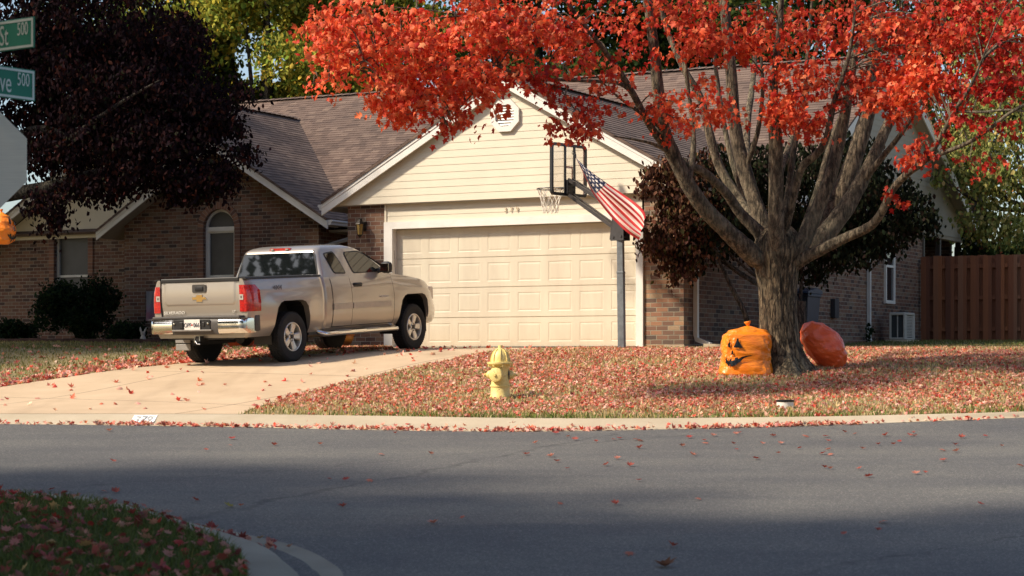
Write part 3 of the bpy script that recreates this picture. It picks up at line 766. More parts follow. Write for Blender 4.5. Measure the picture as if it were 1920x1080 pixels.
# ------------------------------------------------------------------ sign post with two name plates and the back of an octagon
SY=15.0; sx=(-49-960)/F*SY
sp=Vector((sx,SY,surf(sx,SY))); 
t=thing('sign_post','steel post with two green street name plates and a bare metal octagon','street sign',sp)
gal=simple('galvanised',(.36,.365,.355),.42,.35,var=.10,scale=10)
zz=lambda py,Y: CAMZ+(HZ-py)/F*Y-sp.z
mb=MB(); mb.tube([(0,0,-.3),(0,0,zz(112,SY)-.02)],.03,12); mb.build('post',gal,t,40)
mb=MB(); rr=.383; zc=zz(299,SY)
oc=[(rr/math.cos(R(22.5))*math.cos(R(22.5+45*k)),rr/math.cos(R(22.5))*math.sin(R(22.5+45*k))) for k in range(8)]
mb.prism([(x,.035,zc+z) for x,z in oc],(0,.004,0))
g2=NT('bare_sign_back'); v=g2.scalev(g2.coord(),(3,3,90)); n=g2.noise(1.5,4,.6,v)
g2.bsdf(g2.ramp(n,[(.3,(.76,.75,.70)),(.7,(.86,.85,.79))]),.6,.0)
op=mb.build('stop_plate',g2.mat,t)
for z in(.2,-.2):
    mb=MB(); mb.lathe([(0,.02),(.012,.02),(.012,.035),(0,.035)],8,Matrix.Translation((0,0,zc+z))@Matrix.Rotation(R(-90),4,'X')); mb.build('bolt',gal,op)
green=simple('sign_green',(.004,.19,.115),.6,var=.06); signw=simple('sign_white',(.62,.66,.60),.4,var=.04)
def plate(dirx,diry,half,z0,z1,word,wx,nx,num='500',sxw=.78):
    a=math.atan2(diry,dirx); Mx=Matrix.Rotation(a,4,'Z'); h=z1-z0; hb_=.016
    mb=MB(); mb.bbox(-half,half,-.004,.004,z0,z1,.003)
    me=mb.mesh('name_plate'); me.transform(Mx); pl=link_mesh('name_plate',me,green,t)
    mb=MB()
    for y in(-.0075,.0045):
        mb.box(-half+.01,half-.01,y,y+.003,z1-.026,z1-.008); mb.box(-half+.01,half-.01,y,y+.003,z0+.008,z0+.026)
        mb.box(-half+.01,-half+.028,y,y+.003,z0+.026,z1-.026); mb.box(half-.028,half-.01,y,y+.003,z0+.026,z1-.026)
    me=mb.mesh('border'); me.transform(Mx); link_mesh('border',me,signw,pl)
    for txt,x,sz,zc_ in ((word,wx,h*.92,z0+h*.47),(num,nx,h*.60,z0+h*.63)):
        me=text_mesh(txt,sz,.0012,Mx@Matrix.Translation((x,-.0068,zc_))@Matrix.Rotation(R(90),4,'X'),sx=sxw); link_mesh('lettering',me,signw,pl)
za,zb=zz(104,15.0),zz(47,15.0)
plate(.821,-.571,.655,za,zb,'St',.335,.535,sxw=.58)
za,zb=zz(176,15),zz(116,15)
plate(.61,.79,.565,za,zb,'Ave',.245,.452,sxw=.56)
mb=MB(); mb.bbox(-.035,.035,-.03,.03,zz(108,15),zz(104,15)+.03,.006); mb.bbox(-.03,.03,-.035,.035,zz(116,15)-.03,zz(112,15),.006); mb.build('bracket',gal,t)

# ------------------------------------------------------------------ basketball hoop
py_=32.9; pb=Vector(((1166-960)/F*py_,py_,0)); pb.z=surf(pb.x,pb.y)
t=thing('basketball_hoop','basketball hoop on a square steel pole in front of the garage','basketball hoop',pb)
bm_=M['black_metal']; pole_m=simple('pole_steel',(.17,.19,.205),.45,.2,var=.2,scale=8)
zb=lambda py,Y: CAMZ+(HZ-py)/F*Y-pb.z
nx,ny=-.75,.66; bx,by=.66,.75      # board normal (towards play), board direction to the right
rot=math.atan2(-nx,ny)             # local +y -> play direction
Q=Matrix.Rotation(math.atan2(ny,nx)-math.pi/2,4,'Z')   # local x = right along the board, local y = play direction
def bq(mb,name,mat,par,sm=None):
    me=mb.mesh(name,sm); me.transform(Q); return link_mesh(name,me,mat,par)
ptop=zb(405,py_)
mb=MB(); mb.bbox(-.054,.054,-.054,.054,-.3,1.25,.006); mb.bbox(-.050,.050,-.050,.050,1.25,ptop,.006); mb.bbox(-.058,.058,-.058,.058,1.235,1.27,.004); 
me=mb.mesh('pole'); me.transform(Matrix.Shear('XY',4,(-.012,0))@Matrix.Rotation(R(-22),4,'Z')); link_mesh('pole',me,pole_m,t)
D=1.12; z0,z1=zb(368,33.64),zb(270,33.64); hw=.455
# board frame (rounded), two uprights, clear-ish panel
def rrect(hw,z0,z1,r,n=6):
    out=[]
    for cx,cz,a0 in((hw-r,z0+r,-90),(hw-r,z1-r,0),(-hw+r,z1-r,90),(-hw+r,z0+r,180)):
        for k in range(n+1):
            a=R(a0+90*k/n); out.append((cx+r*math.cos(a),cz+r*math.sin(a)))
    return out
def ring(mb,o,i,y0,y1):
    n=len(o)
    for k in range(n):
        a,b,c,d=o[k],o[(k+1)%n],i[(k+1)%n],i[k]
        mb.prism([(p[0],y0,p[1]) for p in(a,b,c,d)],(0,y1-y0,0))
mb=MB(); ring(mb,rrect(hw,z0,z1,.075),rrect(hw-.042,z0+.042,z1-.042,.045),D-.02,D+.03); 
for x in(-.11,.13): mb.box(x-.021,x+.021,D-.022,D-.001,z0+.02,z1-.02)
mb.box(-hw+.02,hw-.02,D-.021,D-.001,z0+.02,z0+.05)
bq(mb,'backboard_frame',bm_,t)
ac=NT('acrylic'); gl=ac.node('BsdfGlossy',inp={0:(.8,.8,.8,1),1:.08}); tr=ac.node('BsdfTransparent',inp={0:(1,.99,.97,1)}); df=ac.node('BsdfDiffuse',inp={0:(.7,.62,.48,1)})
m1=ac.node('MixShader',inp={0:.10,1:tr.outputs[0],2:df.outputs[0]}); m2=ac.node('MixShader',inp={0:.06,1:m1.outputs[0],2:gl.outputs[0]}); ac.l.new(m2.outputs[0],ac.out.inputs[0])
mb=MB(); mb.prism([(x,D+.002,z) for x,z in rrect(hw-.02,z0+.02,z1-.02,.06)],(0,.008,0)); bb=bq(mb,'backboard',ac.mat,t)
pk=simple('board_paint',(.62,.20,.14),.5)
mb=MB(); 
ring(mb,rrect(hw-.03,z0+.03,z1-.03,.05),rrect(hw-.05,z0+.05,z1-.05,.04),D+.012,D+.014)
zt=z0+.50; mb.box(-.10,.12,D+.0125,D+.0145,zt-.035,zt); mb.box(-.10,-.07,D+.0125,D+.0145,z0+.2,zt-.035); mb.box(.09,.12,D+.0125,D+.0145,z0+.2,zt-.035)
bq(mb,'target_lines',pk,bb)
# rim plate, rim, net
zr=z0+.145
mb=MB(); mb.bbox(-.10,.10,D-.06,D-.003,z0+.03,z0+.27,.008); 
for x in(-.07,.07):
    for z in(.07,.15,.23): mb.lathe([(0,0),(.014,0),(.014,.02),(0,.02)],6,Matrix.Translation((x,D-.075,z0+z))@Matrix.Rotation(R(-90),4,'X'))
bq(mb,'mount_plate',bm_,t)
mb=MB(); mb.bbox(-.08,.08,D+.012,D+.03,zr-.09,zr+.03,.006); cy=D+.40
mb.tube([(.225*math.cos(a),cy+.225*math.sin(a),zr) for a in np.linspace(0,2*math.pi,33)],.010,8,False)
mb.tube([(-.07,D+.02,zr),(-.12,D+.20,zr)],.010,6); mb.tube([(.07,D+.02,zr),(.12,D+.20,zr)],.010,6)
rim=bq(mb,'rim',bm_,t,40)
mb=MB(); N=12; L=[(0,.225),(.10,.185),(.20,.155),(.30,.135),(.40,.125)]
for k in range(N):
    for s in(1,-1):
        pts=[]
        for j,(dz,r) in enumerate(L):
            a=2*math.pi*(k+s*.5*j)/N+random.uniform(-.03,.03); pts.append((r*math.cos(a),cy+r*math.sin(a),zr-dz-.008*random.random()))
        mb.tube(pts,.0055,5)
bq(mb,'net',simple('net_cord',(.72,.68,.60),.8),rim)
# arms and pole bracket
mb=MB()
for s in(-.055,.055):
    for (za_,zb_) in ((z0+.27,ptop+.06),(z0+.02,ptop-.26)):
        mb.tube([(s,D-.04,za_),(s,.0,zb_)],.026,4,True,0,True)
bq(mb,'arm',simple('arm_steel',(.055,.05,.05),.4,.2),t)
mb=MB(); 
for s in(-.085,.075):
    mb.prism([(s,-.10,ptop-.40),(s,.17,ptop-.40),(s,.17,ptop-.32),(s,.08,ptop+.12),(s,-.09,ptop+.12)],(.012,0,0))
mb.tube([(-.05,.19,ptop-.38),(-.05,.13,ptop+.02)],.022,8)
for y,z in((-.05,-.33),(.11,-.34),(-.02,.06)): mb.lathe([(0,-.1),(.02,-.1),(.02,.1),(0,.1)],8,Matrix.Translation((0,y,ptop+z))@Matrix.Rotation(R(90),4,'Y'))
bq(mb,'pole_bracket',simple('bracket_steel',(.045,.043,.045),.45),t)

# ------------------------------------------------------------------ flag hanging off the hoop
up_=[(1080,296),(1106,320),(1130,338),(1165,362),(1192,381),(1207,396),(1210.5,408)]
lo_=[(1080,297),(1096,330),(1110,360),(1128,386),(1150,412),(1176,436),(1198,450)]
US=crspline(up_,8); LS=crspline(lo_,8); n=len(US); mrow=26
vs=[];uv=[]
for i in range(n):
    s=i/(n-1)
    for j in range(mrow+1):
        q=j/mrow; px=US[i][0]*(1-q)+LS[i][0]*q; py=US[i][1]*(1-q)+LS[i][1]*q
        Y=33.25-.95*s+ (.07*math.sin(q*9+s*4)+.05*math.sin(q*17+2-s*5))*min(1,s*2.2)
        px+= 1.3*math.sin(q*13+s*3)*s
        vs.append(P(px,py,Y)); uv.append((s,q))
fs=[(i*(mrow+1)+j,(i+1)*(mrow+1)+j,(i+1)*(mrow+1)+j+1,i*(mrow+1)+j+1) for i in range(n-1) for j in range(mrow)]
org=vs[0].copy()
me=bpy.data.meshes.new('flag'); me.from_pydata([v-org for v in vs],[],fs); 
ul=me.uv_layers.new(name='UVMap')
for lp in me.loops: ul.data[lp.index].uv=uv[lp.vertex_index]
smooth(me,180)
ft=NT('flag_cloth'); sp_=ft.node('SeparateXYZ',inp={0:ft.coord('UV')}); u,v=sp_.outputs[0],sp_.outputs[1]
stripe=ft.math('LESS_THAN',ft.math('MODULO',ft.math('MULTIPLY',v,11.0),2.0),1.0)
base=ft.mix(stripe,(.66,.56,.50),(.42,.016,.018))
can=ft.math('MULTIPLY',ft.math('LESS_THAN',u,.375),ft.math('LESS_THAN',v,.84))
gu=ft.math('MULTIPLY',u,17.0); gvv=ft.math('MULTIPLY',v,5.2)
gu=ft.math('ADD',gu,ft.math('MULTIPLY',ft.math('FLOOR',gvv),.5))
du=ft.math('SUBTRACT',ft.math('FRACT',gu),.5); dv=ft.math('SUBTRACT',ft.math('FRACT',gvv),.5)
ang=ft.math('ARCTAN2',dv,du); rad_=ft.math('SQRT',ft.math('ADD',ft.math('MULTIPLY',du,du),ft.math('MULTIPLY',dv,dv)))
sr=ft.math('ADD',.27,ft.math('MULTIPLY',ft.math('COSINE',ft.math('MULTIPLY',ang,5.0)),.09))
star=ft.math('LESS_THAN',rad_,sr)
canc=ft.mix(star,(.014,.022,.06),(.72,.66,.6))
cc=ft.mix(can,base,canc)
b=ft.node('BsdfPrincipled',inp={'Base Color':cc,'Roughness':.75}); tr=ft.node('BsdfTranslucent',inp={0:cc}); mx=ft.node('MixShader',inp={0:.15,1:b.outputs[0],2:tr.outputs[0]}); ft.l.new(mx.outputs[0],ft.out.inputs[0])
o=link_mesh('flag',me,ft.mat); o.location=org; tag(o,'red, white and blue striped flag with stars hanging off the basketball hoop','flag')
mb=MB(); Q1=P(1076,290,33.33)-org; mb.tube([(0,0,0),tuple(Q1*.6+Vector((.02,0,.03))),tuple(Q1)],.007,6); mb.tube([tuple(Q1+Vector((.03*math.cos(a),0,.03+.03*math.sin(a)))) for a in np.linspace(0,6.28,13)],.006,5,False); mb.build('tie_cord',M['dark'],o)

# ------------------------------------------------------------------ stuffed leaf bags
def bag_mat(name,c1,c2):
    t=NT(name); v=t.scalev(t.coord(),(2.2,2.2,9)); n=t.noise(3.5,6,.65,v); n2=t.noise(5,5,.6)
    c=t.ramp(n2,[(.3,c2),(.65,c1)]); t.bsdf(c,.30,0,t.bump(t.noise(1.0,4,.6,t.scalev(t.coord(),(9,9,22))),.45,.03),Specular_IOR_Level=.6); return t.mat
orange=bag_mat('orange_plastic',(.93,.27,.012),(.86,.20,.012)); red=bag_mat('red_orange_plastic',(.84,.13,.03),(.72,.09,.025)); ink=simple('bag_print',(.010,.012,.014),.22)
def lumps(seed):
    rr=random.Random(seed); return [(rr.uniform(1.5,7),rr.uniform(0,6.28),rr.uniform(3,14),rr.uniform(.008,.026)) for _ in range(11)]
def bag(label,loc,Rm,w,dp,h,prof_,mats,seed,face=None,sq=.75,skew=None,neck=True):
    t=thing('leaf_bag',label,'leaf bag',loc)
    L=lumps(seed)
    def Sf(a,q):
        i=0
        while i<len(prof_)-2 and prof_[i+1][1]<q: i+=1
        (r0,q0),(r1,q1)=prof_[i],prof_[i+1]; k=(q-q0)/(q1-q0); k=k*k*(3-2*k) if 0<i<len(prof_)-2 else k
        r=r0+(r1-r0)*k
        wr=sum(am*math.sin(f*a*round(1)+ph+g*q*2) for f,ph,g,am in [(round(f),ph,g,am) for f,ph,g,am in L])
        pinch=.10*math.sin(a*13+seed)*max(0,(q-.84))*3
        ca,sa=math.cos(a),math.sin(a)
        e=lambda c: math.copysign(abs(c)**sq,c)
        rr=r*(1+wr*.35+pinch)
        x,y,z=e(ca)*w*.5*rr,e(sa)*dp*.5*rr,q*h
        import mathutils
        nv=Vector((ca*1.6+seed,sa*1.6,q*2.6)); cr=mathutils.noise.ridged_multi_fractal(nv*1.15,1.0,2.1,4,1.0,2.0)-1.0
        fold=abs(mathutils.noise.noise(Vector((ca*3+seed,sa*3,q*9+ca*2))))
        k_=1+.040*cr-.05*fold+.08*mathutils.noise.noise(nv*.8)
        x*=k_; y*=k_
        z+=.03*h*math.sin(3*a+seed)*r*(1 if q<.15 else 0)*.3
        if skew: x+=skew(q)*w
        return Vector((x,y,z))
    NA,NQ=120,80; mb=MB(); vs=[Sf(2*math.pi*i/NA,q/NQ) for q in range(NQ+1) for i in range(NA)]
    fs=[(q*NA+i,q*NA+(i+1)%NA,(q+1)*NA+(i+1)%NA,(q+1)*NA+i) for q in range(NQ) for i in range(NA)]+[tuple(range(NA))[::-1],tuple(range(NQ*NA,(NQ+1)*NA))]
    mb.add(vs,fs); me=mb.mesh('bag',180); me.transform(Rm); link_mesh('bag',me,mats,t)
    # tied neck
    if not neck: return t
    top=Sf(0,1.0); top=sum((Sf(2*math.pi*i/12,1.0) for i in range(12)),Vector())/12
    mb=MB(); mb.lathe([(.035*w,-.02*h),(.028*w,.01*h),(.05*w,.04*h),(.075*w,.085*h),(.06*w,.09*h),(0,.05*h)],14,Matrix.Translation(top)@Matrix.Rotation(R(-10),4,'Y'))
    me=mb.mesh('tied_neck',180); me.transform(Rm); link_mesh('tied_neck',me,mats,t)
    if face:
        a0,sa_,sq_=face
        def dec(name,poly):
            pts=dens(poly,.05); xs=[p[0] for p in pts]; ys=[p[1] for p in pts]; inn=[]
            x=min(xs)
            while x<max(xs):
                y=min(ys)
                while y<max(ys):
                    if in_poly(x,y,pts): inn.append((x,y))
                    y+=.05
                x+=.05
            n=len(pts); r=geometry.delaunay_2d_cdt([Vector(p) for p in pts+inn],[(i,(i+1)%n) for i in range(n)],[],1,1e-5)
            vs=[]
            for p in r[0]:
                a=a0+p.x*sa_; q=.5+p.y*sq_
                s0=Sf(a,q); e1=Sf(a+.02,q)-s0; e2=Sf(a,q+.01)-s0; nn=e1.cross(e2).normalized(); vs.append(s0+nn*.022)
            me=bpy.data.meshes.new(name); me.from_pydata(vs,[],r[2]); me.transform(Rm); smooth(me,180); link_mesh(name,me,ink,t)
        dec('printed_eye',[(-.62,.18),(-.18,.16),(-.34,.66)]); dec('printed_eye',[(.18,.16),(.66,.14),(.36,.68)]); dec('printed_nose',[(-.16,-.22),(.22,-.20),(.02,.10)])
        dec('printed_mouth',[(-.82,-.34),(-.62,-.44),(-.55,-.36),(-.42,-.36),(-.42,-.50),(-.2,-.55),(-.18,-.44),(.02,-.42),(.04,-.56),(.28,-.52),(.3,-.36),(.46,-.34),(.5,-.44),(.82,-.18),(.62,-.56),(.36,-.78),(.08,-.82),(.06,-.72),(-.12,-.72),(-.16,-.86),(-.32,-.82),(-.36,-.70),(-.6,-.62)])
    return t
b1=hit(1398,702); I=Matrix.Identity(4)
PB=[(1.0,0),(1.08,.04),(1.0,.3),(.98,.62),(.95,.80),(.76,.90),(.30,.965),(.05,1.0)]
bag('orange jack-o-lantern leaf bag with black printed face left of the maple trunk',(b1.x,b1.y+.05,surf(b1.x,b1.y)-.02),Matrix.Rotation(R(0),4,'Z'),.70,.54,.70,PB,orange,3,face=(R(-116),.60,.38),sq=.52,skew=lambda q:.08*q-.02)
b2=hit(1562,690)
PB2=[(.30,0),(.72,.12),(1.0,.35),(1.02,.55),(.85,.78),(.5,.93),(.06,1.0)]
bag('plain dark red orange leaf bag leaning on the right side of the maple trunk',(b2.x+.10,b2.y+.02,surf(b2.x,b2.y)+.06),Matrix.Rotation(R(-42),4,'Y')@Matrix.Translation((0,0,-.05)),.50,.46,.82,PB2,red,5,sq=.9,neck=False)
c1=P(3,422,31.5)
bag('orange jack-o-lantern bag hanging in the air beside the metal octagon',(c1.x,c1.y,P(3,458,31.5).z),I,.42,.40,.50,[(.5,0),(.95,.12),(1.05,.4),(.9,.65),(.6,.85),(.2,.97),(.06,1)],orange,8,face=(R(-22),.7,.5),sq=.85)
hb_obj=P(3,395,31.5)
b3=hit(338,663); bag('small orange bag on the grass behind the rear left tyre of the truck',(b3.x+.04,b3.y+1.2,surf(b3.x,b3.y+1.2)-.02),I,.42,.4,.55,[(1.0,0),(1.02,.06),(.85,.35),(.6,.65),(.32,.9),(.08,1)],red,11,sq=.8)
b4=hit(430,653); bag('low orange bag on the grass seen under the truck',(b4.x,b4.y+1.5,surf(b4.x,b4.y+1.5)-.02),I,.50,.4,.42,[(.7,0),(1.05,.3),(1.0,.6),(.6,.88),(.1,1)],red,12,sq=.85)
# ------------------------------------------------------------------ small garden things
p=house(-.72,-.55,0); p=Vector((p.x,p.y,surf(p.x,p.y)))
t=thing('plant_pot','round amber glazed plant pot at the left corner of the garage','plant pot',p)
mb=MB(); mb.lathe([(0,0),(.10,0),(.115,.02),(.16,.10),(.19,.19),(.185,.215),(.205,.22),(.21,.25),(.19,.25),(.175,.22),(0,.20)],28)
pm=NT('amber_glaze'); z_=pm.node('SeparateXYZ',inp={0:pm.coord()}).outputs[2]; pm.bsdf(pm.ramp(z_,[(.0,(.08,.025,.012)),(.1,(.16,.05,.014)),(.16,(.52,.22,.03)),(.25,(.48,.15,.02))]),.3); mb.build('pot',pm.mat,t,40)
p=P(284,640,42.2); p.z=ground(p.x,p.y)
t=thing('garden_flag','small faded pink and grey garden flag on a thin stake by the house','garden flag',p)
mb=MB(); mb.tube([(-.13,0,-.2),(-.13,0,1.05),(-.12,0,1.09),(.16,0,1.09)],.007,6); mb.build('stake',M['black_metal'],t)
gf=NT('faded_cloth'); zz_=gf.node('SeparateXYZ',inp={0:gf.coord()}).outputs[2]; nn_=gf.noise(7,3)
gf.bsdf(gf.ramp(gf.math('ADD',zz_,gf.math('MULTIPLY',nn_,.3)),[(.5,(.26,.25,.27)),(.72,(.30,.13,.20)),(.9,(.24,.22,.32)),(1.0,(.22,.24,.28))]),.8)
mb=MB(); N=8
for i in range(N):
    for j in range(8):
        f=lambda a,b:(-.11+.25*a/N,.02*math.sin(a*.9+b*.5),1.07-.62*b/8); mb.quad(f(i,j),f(i+1,j),f(i+1,j+1),f(i,j+1))
mb.build('cloth',gf.mat,t,180)
p=P(268,637,42.0); p.y-=.6; t=thing('garden_ornament','small white garden ornament on the brick bed edging','ornament',(p.x,p.y+.6,ground(p.x,p.y+.6)))
mb=MB(); mb.lathe([(0,0),(.06,0),(.07,.06),(.05,.12),(.035,.15),(.05,.18),(.045,.22),(0,.235)],14); mb.tube([(-.03,0,.2),(-.05,0,.28),(-.055,0,.33)],[.018,.02,.004],8); mb.tube([(.02,0,.2),(.05,0,.27),(.07,0,.32)],[.018,.02,.004],8); mb.build('figure',simple('weathered_white',(.55,.52,.46)),t,50)
p=hit(1472,765); t=thing('utility_cap','short white utility pipe stub with a dark lid on the leafy lawn','utility cap',(p.x,p.y,surf(p.x,p.y)))
mb=MB(); mb.lathe([(.10,-.05),(.105,.0),(.105,.075),(.0,.075)],24); mb.build('stub',simple('stub_white',(.72,.70,.64)),t,40); mb=MB(); mb.lathe([(.109,.076),(.112,.08),(.112,.098),(.10,.102),(0,.104)],24); mb.build('lid',M['dark'],t,40)
# painted number on the gutter
q=[hit(241,793,RD+.01),hit(287,793,RD+.01),hit(296,784.5,RD+.02),hit(252,784.5,RD+.02)]
def kz(x,y):
    # kerb surface: sample of the same roll profile
    i=min(range(len(KFs)),key=lambda i:(KFs[i][0]-x)**2+(KFs[i][1]-y)**2); a=np.array(KFs[i]); b=np.array(KBs[i]); tt=float(np.dot(np.array((x,y))-a,b-a)/np.dot(b-a,b-a))
    T=[(-.06,-.13),(0,RD+.005),(.3,RD+.006),(.45,RD+.012),(.60,-.026),(.74,-.006),(.86,.004),(1.0,.006)]
    for (t0,z0),(t1,z1) in zip(T,T[1:]):
        if tt<=t1: return ground(x,y)+z0+(z1-z0)*(tt-t0)/(t1-t0)
    return ground(x,y)+.016
N_=12; mb=MB(); 
def pq(a,b):
    x=(q[0].x*(1-a)+q[1].x*a)*(1-b)+(q[3].x*(1-a)+q[2].x*a)*b; y=(q[0].y*(1-a)+q[1].y*a)*(1-b)+(q[3].y*(1-a)+q[2].y*a)*b
    return (x,y,kz(x,y)+.012)
for i in range(N_):
    for j in range(N_): mb.quad(pq(i/N_,j/N_),pq((i+1)/N_,j/N_),pq((i+1)/N_,(j+1)/N_),pq(i/N_,(j+1)/N_))
o=mb.build('painted_number',simple('kerb_paint',(.80,.79,.76),.7,var=.06,scale=20)); tag(o,'white painted house number patch on the driveway gutter','painted number')
me=text_mesh('379',1.0,.0); 
xs=[v.co.x for v in me.vertices]; ys=[v.co.y for v in me.vertices]
for v_ in me.vertices:
    a=.15+.7*(v_.co.x-min(xs))/(max(xs)-min(xs)); b=.15+.7*(v_.co.y-min(ys))/(max(ys)-min(ys)); x,y,z=pq(a,b); v_.co=(x,y,z+.004)
link_mesh('digits',me,simple('kerb_digits',(.40,.41,.40)),o)
# brick edging of the bed
a=P(-40,641,43.2); b=P(300,641,41.6); a.z=ground(a.x,a.y)
t=thing('brick_edging','row of dark bricks edging the shaded bed in front of the house','edging',a)
mb=MB(); L=(b-a).length; n=int(L/.21)
for i in range(n):
    p=a.lerp(b,i/n); z=ground(p.x,p.y)-a.z; mb.bbox(p.x-a.x,p.x-a.x+.195,p.y-a.y-.045+random.uniform(-.01,.01),p.y-a.y+.045,z-.05,z+.075+random.uniform(-.01,.01),.008)
mb.build('bricks',simple('edging_brick',(.11,.06,.05),.9,var=.3,scale=3),t)
# ------------------------------------------------------------------ pickup truck: x right, y forward, z up; y=0 at the rear axle
SCL=.945; YAW=R(29.5)
cr=hit(542,679.5); 
hx_,hy_=math.cos(YAW),-math.sin(YAW)      # truck +x in world
fx_,fy_=math.sin(YAW),math.cos(YAW)       # truck +y in world
Yt=30.75; xr=(541.5-960)/F*Yt
# axle centre = right wheel centre - x*.87
ax=Vector((xr-hx_*.86*SCL, Yt-hy_*.86*SCL,0))
def wpos(x,y): return ax.x+hx_*x*SCL+fx_*y*SCL, ax.y+hy_*x*SCL+fy_*y*SCL
WB=3.645
cs=[(x,y,surf(*wpos(x,y))) for x in(-.86,.86) for y in(0,WB)]
zl=(cs[0][2]+cs[1][2])/2; zr_=(cs[2][2]+cs[3][2])/2; zrear=(cs[0][2]+cs[2][2])/2; zfront=(cs[1][2]+cs[3][2])/2
roll=math.atan2(zr_-zl,1.72*SCL); pitch=math.atan2(zfront-zrear,WB*SCL)
TR=thing('pickup_truck','beige extended cab pickup truck parked on the driveway facing the garage','pickup truck',(ax.x,ax.y,zrear-.004))
TR.rotation_mode='XYZ'
Mt=Matrix.Rotation(-YAW,4,'Z')@Matrix.Rotation(pitch,4,'X')@Matrix.Rotation(-roll,4,'Y')
TR.rotation_euler=Mt.to_euler('XYZ'); TR.scale=(SCL,)*3
def paint(name,c):
    t=NT(name); fl=t.noise(500,2); dirt=t.noise(1.7,5,.65)
    z=t.node('SeparateXYZ',inp={0:t.coord()}).outputs[2]
    low=t.node('MapRange',inp={0:z,1:.85,2:.45,3:0.0,4:.45}).outputs[0]
    cc=t.mix(t.math('MULTIPLY',fl,.22),c,tuple(x*.6 for x in c)); cc=t.mix(t.math('MULTIPLY',low,dirt),cc,(.20,.15,.10))
    t.bsdf(cc,.32,.55,None,Coat_Weight=1.0,Coat_Roughness=.04); return t.mat
PA=paint('beige_metallic_paint',(.435,.39,.34)); MOL=simple('beige_moulding',(.54,.47,.37),.45)
ch=NT('chrome'); ch.bsdf((.78,.76,.72),.10,1.0); CH=ch.mat
DK=M['dark']; tyre_m=simple('tyre_rubber',(.016,.016,.017),.85,var=.25,scale=10)
GLS=glass_mat('truck_glass',(.008,.010,.011),.02)
HX=[(.44,.875),(.48,.90),(.55,.933),(.70,.962),(.95,.974),(1.08,.967),(1.18,.95),(1.26,.93),(1.32,.912),(1.36,.885)]
def interp(T,v):
    if v<=T[0][0]: return T[0][1]
    for (a,b),(c,d) in zip(T,T[1:]):
        if v<=c: return b+(d-b)*(v-a)/(c-a)
    return T[-1][1]
YT=[(-1.2,1.36),(3.02,1.36),(3.25,1.33),(3.6,1.295),(3.95,1.245),(4.22,1.19),(4.36,1.12),(4.45,1.02),(4.50,.90)]
def topz(y): return interp(YT,y)
def side(y,z):
    """half width of the body shell at y,z"""
    zt=topz(y); zz=.44+(z-.44)*(1.36-.44)/max(.3,(zt-.44))
    w=interp(HX,zz)
    for ya in(0,WB):
        b=math.exp(-((y-ya)/.66)**6)*max(0,min(1,(1.16-z)/.18))*max(0,min(1,(z-.46)/.15)); w+=.030*b
    if y>3.9: w-=.15*((y-3.9)/.62)**2*.9
    if y<-.95: w-=.05*((-.95-y)/.17)**2
    if .90<y<.965: w-=.02*(1-abs((y-.9325)/.0325))
    # crease under the belt line
    w+=.006*math.exp(-((zz-1.17)/.02)**2)
    return w
ys=sorted(set(list(np.round(np.arange(-1.12,4.50,.07),3))+[.90,.9325,.965,4.62])); zs=[.44,.48,.52,.58,.65,.72,.80,.88,.95,1.0,1.05,1.10,1.14,1.17,1.20,1.24,1.28,1.315,1.34,1.355,1.36]
mb=MB(); rows=[]
for y in ys:
    zt=topz(y); zv=[.44+(z-.44)*(zt-.44)/(1.36-.44) for z in zs]
    half=[(side(y,z),z) for z in zv]
    crown=.035 if y>3.1 else 0
    top=[(half[-1][0]-.02,zt+.003),(half[-1][0]*.66,zt+crown*.7),(0,zt+crown)]
    pr=[(0,.44)]+half+top
    ring_=[(x,y,z) for x,z in pr]+[(-x,y,z) for x,z in pr[::-1][1:-1]]
    rows.append(ring_)
n=len(rows[0])
vs=[v for r in rows for v in r]; fs=[(i*n+k,i*n+(k+1)%n,(i+1)*n+(k+1)%n,(i+1)*n+k) for i in range(len(rows)-1) for k in range(n)]
fs+=[tuple(range(n))[::-1],tuple(range((len(rows)-1)*n,len(rows)*n))]
mb.add(vs,fs); shell=mb.mesh('body')
cut=[]
def arch(ya,hw,top):
    pts=[(ya-hw,.30),(ya-hw-.0,.50),(ya-hw+.035,.72),(ya-hw+.085,.88),(ya-hw+.16,top-.03),(ya-hw+.26,top),(ya+hw-.26,top),(ya+hw-.16,top-.03),(ya+hw-.085,.88),(ya+hw-.035,.72),(ya+hw,.50),(ya+hw,.30)]
    return pts
for ya in(0,WB):
    for s in(-1,1):
        m=MB(); m.prism([(s*.56,y,z) for y,z in arch(ya,.50,.985)],(s*.7,0,0)); cut.append(m.mesh('c'))
m=MB(); m.box(-.80,.80,-1.04,.86,.80,2.0); cut.append(m.mesh('c'))
m=MB(); m.box(-.785,.785,-1.3,-1.08,.78,1.6); cut.append(m.mesh('c'))
shell=boolean(shell,cut); shell.name='body'; smooth(shell,32)
body=link_mesh('body',shell,PA,TR)
